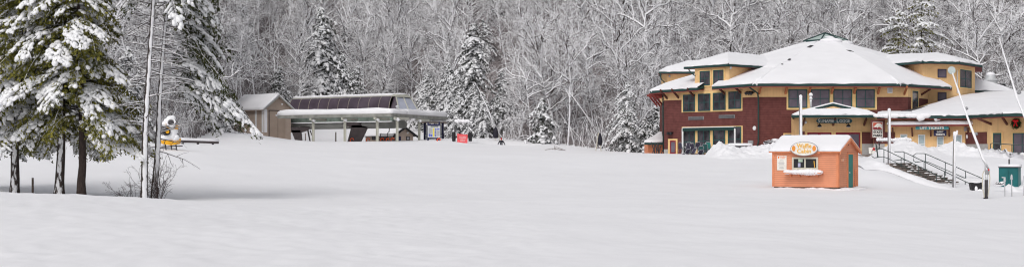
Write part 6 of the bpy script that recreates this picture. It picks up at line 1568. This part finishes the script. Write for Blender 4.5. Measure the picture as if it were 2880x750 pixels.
# stairs
ZT = 1.46; q0 = V2(2491, 96.6); qd = nrm(np.array([.72, -.69])); pd = nrm(np.array([.69, .72])); nst, run, rise, wid = 12, .385, .138, 3.05
st = E('outdoor_stairs', np.append(q0, gz(*q0)), 'dark timber stairs with snow patches climbing the bank', 'stairs')
for k in range(nst):
    a = q0+qd*run*k; z = ZT-rise*k
    o = MB(); o.pbox(np.append(a, z-.06), np.append(pd*wid, 0), np.append(qd*(run-.02), 0), (0, 0, .06)); o.pbox(np.append(a+qd*(run-.12)+pd*.02, z-.42), np.append(pd*(wid-.04), 0), np.append(qd*.06, 0), (0, 0, .358), 1); O('step', o, [M_tread, M_riser], st)
o = MB(); rg = np.random.default_rng(31)
for k in range(nst):
    for j in range(2):
        f = rg.uniform(.05, .95); c = np.append(q0+qd*run*(k+.35)+pd*wid*f, ZT-rise*k+.01); s_ = rg.uniform(.1, .35); o.blobs([c], [np.append(pd*s_, 0)], [np.append(qd*.13, 0)], [(0, 0, .05)], 2)
O('snow_patch', o, M_snow, st, smooth=True)
def handrail(px, d, label, py0, ln, drop, r=.028, loop=True, kind=0):
    b = V2(px, d); z = Zat(py0, d); root = E('handrail', np.append(b, gz(*b)), label, 'handrail')
    def q(s, dz): p_ = b+qd*s; return np.array([p_[0], p_[1], z-drop*s+dz])
    o = MB(); st_ = -.75
    top = [np.append(b-qd*.75, z+.02), np.append(b-qd*.1, z+.02), q(.25, 0), q(ln, 0)]
    if loop: top = [np.append(b-qd*.75, z-.6), np.append(b-qd*.92, z-.5), np.append(b-qd*.92, z-.12)] + top
    o.tube(top, r, 8); o.tube([np.append(b-qd*.75, z-.6), np.append(b-qd*.1, z-.52), q(.25, -.5), q(ln, -.5)], r*.9, 8)
    if kind == 2: o.tube([q(ln, 0), q(ln+.35, -.02), q(ln+.5, -.15), q(ln+.5, -.5)], r, 8)
    O('rail', o, M_rail, root, smooth=True)
    for s in np.arange(0, ln+.01, ln/4): o = MB(); p0 = q(s, 0); o.tube([np.array([p0[0], p0[1], min(gz(p0[0], p0[1]), p0[2]-.9)-.15]), p0], r, 8); O('baluster', o, M_rail, root, smooth=True)
handrail(2486, 97.2, 'green handrail on the near left side of the stairs', 419, 5.2, .445)
handrail(2543, 98.0, 'middle green handrail dividing the stairs', 427, 6.0, .44, loop=False, kind=2)
handrail(2603, 99.5, 'far green handrail on the right side of the stairs', 432, 6.0, .40)
# railing on the terrace at the right
tr = E('terrace_railing', G(2840, 116), 'green pipe railing in front of the ticket building side door', 'railing'); o = MB(); p2 = [P(2786, 404, 117), P(2792, 402.5, 116.8), P(2845, 406, 116), P(2960, 413, 115)]; o.tube(p2, .035, 8); o.tube([P(2787, 423, 117), P(2845, 428, 116), P(2960, 436, 115)], .03, 8); O('rail', o, M_rail, tr, smooth=True)
for px, pt, d in ((2786, 404, 117), (2846, 406, 116), (2905, 410, 115.5)): o = MB(); o.tube([G(px, d)-UP*.2, P(px, pt, d)], .035, 8); O('post', o, M_rail, tr, smooth=True)
# dark basket half sunk beside the stairs
bs = E('plastic_basket', G(2744, 91), 'dark plastic bin half sunk in snow at the foot of the handrails', 'bin'); o = MB(); q = P(2744, 524, 91)
o.prism([q+np.array([-.38, -.2, .27]), q+np.array([.40, -.2, .27]), q+np.array([.30, -.2, -.35]), q+np.array([-.28, -.2, -.35])], (0, .45, 0)); O('body', o, M_black, bs)
o = MB(); o.blobs([q+np.array([0, 0, .28]), q+np.array([-.04, -.22, -.12]), q+np.array([.2, -.22, -.3])], [(.42, 0, 0), (.10, 0, 0), (.2, 0, 0)], [(0, .26, 0), (0, .06, 0), (0, .1, 0)], [(0, 0, .08), (0, 0, .16), (0, 0, .15)], 2); O('snow_cover', o, M_snow, bs, smooth=True)
# half-buried sled wreck at the end of the rail
o = MB(); q = P(2808, 518, 90); rg = np.random.default_rng(14)
o.blobs([q, q+np.array([.25, 0, .06])], [(.3, 0, 0), (.2, 0, 0)], [(0, .2, 0), (0, .2, 0)], [(0, 0, .14), (0, 0, .14)], 2)
for k in range(5): o.tube([q+np.array([-.3+.1*k, -.2, .02]), q+np.array([-.15+.12*k, -.22, .14+.03*rg.normal()])], .02, 6, 1)
O('snow_heap', o, [M_snow, M_dgrey], at=q, label='small snow-covered pile of twigs at the far handrail end', cat='pile', smooth=True)

# wooden entrance steps with a board, sandwich board, ski, snowy benches
es = E('entrance_steps', G(2436, 117), 'dark wooden steps leading up to the lodge doors beside the hut', 'stairs')
for k in range(4):
    a = P(2405, 447.5-k*4.2, 117+k*.6); b_ = P(2462-k*2, 447.5-k*4.2, 117+k*.6); o = MB(); o.pbox(a, b_-a, (0, .55, 0), (0, 0, -.12)); O('step', o, M_tread, es)
sbd = E('sandwich_board', P(2452, 424, 121), 'white and red board leaning by the lodge entrance steps', 'sign'); o = MB(); q = P(2452, 423, 121); gq = G(2452, 121)[2]
o.prism([q+np.array([-.27, 0, .27]), q+np.array([.27, 0, .27]), q+np.array([.27, -.1, -.27]), q+np.array([-.27, -.1, -.27])], (0, .05, 0)); O('board', o, M_letter, sbd)
o = MB(); o.prism([q+np.array([.08, -.06, .25]), q+np.array([.24, -.06, .25]), q+np.array([.26, -.09, -.0]), q+np.array([.02, -.08, .06])], (0, -.02, 0)); O('red_patch', o, M_bow, sbd)
for dx in (-.22, .22): o = MB(); o.tube([q+np.array([dx, 0, -.2]), np.array([q[0]+dx, q[1]+.1, gq-.1])], .03, 6); O('leg', o, M_wood, sbd)
o = MB(); b = G(2469, 112); o.tube([P(2471, 452, 111)-UP*.2, P(2465, 410, 111), P(2462.5, 400, 111)], [.05, .06, .02], 8); O('ski', o, M_rail, at=b, label='dark green ski standing upright in the snow by the handrail', cat='ski', smooth=True)
def bench(px0, px1, py, d, label):
    a, b = P(px0, py, d), P(px1, py, d); root = E('snowy_bench', (a+b)/2, label, 'bench'); g_ = gz((a[0]+b[0])/2, d)
    o = MB(); o.pbox(a-UP*.06, b-a, (0, .4, 0), (0, 0, .06)); O('plank', o, M_wood, root)
    rg = np.random.default_rng(int(px0)); n = max(4, int((b-a)[0]/.16)); f = np.linspace(.03, .97, n)[:, None]; cs = a*(1-f)+b*f+np.array([0, .2, .1])+UP*.03*rg.normal(size=(n, 1)); o = MB(); o.blobs(cs, np.tile([.17, 0, 0], (n, 1)), np.tile([0, .24, 0], (n, 1)), np.tile([0, 0, .17], (n, 1)), 2); O('snow_cover', o, M_snow, root, smooth=True)
    for f in (.12, .88):
        q = a*(1-f)+b*f; o = MB(); o.tube([q+np.array([-.12, .1, -.05]), np.array([q[0]+.2, d, g_-.1])], .035, 6); o.tube([q+np.array([.12, .3, -.05]), np.array([q[0]-.2, d+.3, g_-.1])], .035, 6); O('leg', o, M_dgrey, root)
bench(2470, 2508, 396, 120, 'snow-topped table left of the tall white pole by the stairs')
bench(2514, 2562, 396, 120.5, 'snow-topped table right of the tall white pole by the stairs')

# stacked patio chairs below the wing
def patio_chair(x, y, z, rz, label, tilt=0.0, mat=None, group='stacked patio chairs below the lodge wing'):
    root = E('patio_chair', (x, y, z), label, 'chair', group, rz=0.0); ca, sa = math.cos(rz), math.sin(rz)
    def q(a, b, c):
        b, c = b*math.cos(tilt)-c*math.sin(tilt), b*math.sin(tilt)+c*math.cos(tilt); return np.array([x+a*ca-b*sa, y+a*sa+b*ca, z+c])
    o = MB()
    for sx in (-.27, .27):
        o.tube([q(sx, -.26, 0), q(sx, -.27, .62), q(sx, -.1, .66), q(sx, .24, .62)], .024, 6); o.tube([q(sx, .30, 0), q(sx*.95, .22, .45), q(sx*.9, .34, 1.0)], .024, 6)
    o.tube([q(-.25, .34, .98), q(-.15, .36, 1.08), q(.15, .36, 1.08), q(.25, .34, .98)], .028, 6); O('frame', o, M_alu, root, smooth=True)
    o = MB(); o.prism([q(-.25, -.25, .43), q(.25, -.25, .43), q(.25, .22, .40), q(-.25, .22, .40)], (0, 0, .03)); O('seat', o, mat or M_violet, root)
    o = MB(); o.prism([q(-.23, .24, .46), q(.23, .24, .46), q(.23, .335, 1.02), q(-.23, .335, 1.02)], q(0, .03, 0)-q(0, 0, 0)); O('backrest', o, mat or M_violet, root)
rg = np.random.default_rng(44)
lab = 'patio chair in the snowy stacked heap below the lodge wing'
i = 0
for px, d, zo, t_, m_ in ((1918, 140, .35, .1, None), (1936, 139.5, .4, 0, None), (1952, 139.5, .35, -.1, None), (1926, 138.6, -.15, .9, None), (1945, 138.4, -.1, .8, None), (1963, 138.4, -.12, 1.0, None), (1908, 138, -.3, 1.2, None), (1972, 139, .0, .2, M_sash), (1984, 139.5, .25, .1, M_sash), (1994, 139.8, .45, .0, M_teal), (1962, 140.2, .4, .1, None), (1930, 137.8, -.35, 1.3, None), (1950, 137.8, -.4, 1.2, None)):
    x, y = V2(px, d); g_ = gz(x, y)
    patio_chair(x, y, g_+zo-.22, rg.uniform(-.6, .6)+(0 if i % 2 else 2.6), lab if m_ is None else ('green patio chair at the right end of the stacked heap below the lodge wing'), t_, m_, 'stacked patio chairs below the lodge wing' if m_ is None else 'green patio chairs below the lodge wing'); i += 1
pt_ = E('picnic_table', G(2085, 133), 'snow-buried table poking from the bank below the lodge wing', 'table'); q = P(2078, 411, 131.6)
o = MB(); o.box(q, (1.9, .8, .08)); O('table_top', o, M_dgrey, pt_)
o = MB(); snow_slab(o, [q+np.array([a, b, .045]) for a, b in ((-1.0, -.45), (1.15, -.45), (1.15, .45), (-1.0, .45))], .24, .06, .2); O('snow_cover', o, M_snow, pt_, smooth=True)
for dx in (-.7, .7): o = MB(); o.box(q+np.array([dx, 0, -.5]), (.1, .6, .9)); O('leg', o, M_dgrey, pt_)
o = MB(); q = P(2165, 398, 132.5); o.blobs([q, q+np.array([.5, 0, .12]), q+np.array([-.3, .1, -.1])], [(.35, 0, 0), (.4, 0, 0), (.3, 0, 0)], [(0, .3, 0)]*3, [(0, 0, .16), (0, 0, .18), (0, 0, .18)], 2); o.tube([q+np.array([-.6, -.2, -.05]), q+np.array([.2, -.25, .12])], .06, 6, 1); o.tube([q+np.array([-.5, -.25, -.2]), q+np.array([.3, -.28, -.05])], .06, 6, 1); O('furniture_heap', o, [M_snow, M_dgrey], at=q, label='snow-covered stacked furniture at the bank crest left of the porch', cat='furniture', smooth=True)

# dark equipment by the annex
o = MB(); q = G(1850, 150); rg = np.random.default_rng(15)
for k in range(9): a = q+np.array([rg.uniform(-.7, .7), rg.uniform(-.2, .2), 0]); o.tube([a, a+np.array([rg.normal()*.3, 0, rg.uniform(.6, 1.3)])], .05, 6)
O('tool_rack', o, M_dgrey, at=q, label='dark jumble of rods standing between the annex and the lodge corner', cat='rack')
# ------------------------------------------------------------------ camera and light
cam = bpy.data.cameras.new('camera'); co = bpy.data.objects.new('camera', cam); col.objects.link(co)
co.location = (0, 0, CZ); co.rotation_euler = (R(90), 0, 0); cam.sensor_width = 36; cam.lens = F/2880*36; cam.shift_y = (HY-375)/2880; cam.clip_end = 2000
scene.camera = co
w = bpy.data.worlds.new('World'); scene.world = w; w.use_nodes = True; nt = w.node_tree
bg = nt.nodes['Background']; sky = nt.nodes.new('ShaderNodeTexSky'); sky.sky_type = 'NISHITA'; sky.sun_disc = False
SE, SA = R(48), R(-155)             # behind the camera, a little to the left
sky.sun_elevation = SE; sky.sun_rotation = SA; sky.dust_density = 4.0; sky.air_density = 1.0
hs = nt.nodes.new('ShaderNodeHueSaturation'); hs.inputs['Saturation'].default_value = 0.22
nt.links.new(sky.outputs[0], hs.inputs['Color']); nt.links.new(hs.outputs[0], bg.inputs['Color']); bg.inputs['Strength'].default_value = 0.123
sun = bpy.data.lights.new('sun', 'SUN'); so = bpy.data.objects.new('sun', sun); col.objects.link(so)
sun.energy = 0.62; sun.angle = R(26); sun.color = (1.0, 0.975, 0.95)
sd_ = Vector((math.sin(SA)*math.cos(SE), math.cos(SA)*math.cos(SE), math.sin(SE)))
so.rotation_euler = sd_.to_track_quat('Z', 'Y').to_euler()
scene.view_settings.view_transform = 'Standard'; scene.view_settings.look = 'None'; scene.view_settings.exposure = 0
scene.render.engine = 'CYCLES'; scene.cycles.max_bounces = 6; scene.cycles.diffuse_bounces = 4; scene.cycles.use_denoising = True; scene.cycles.filter_width = 1.15
scene.cycles.denoiser = 'OPENIMAGEDENOISE'; scene.cycles.denoising_input_passes = 'RGB_ALBEDO_NORMAL'; scene.cycles.denoising_prefilter = 'ACCURATE'
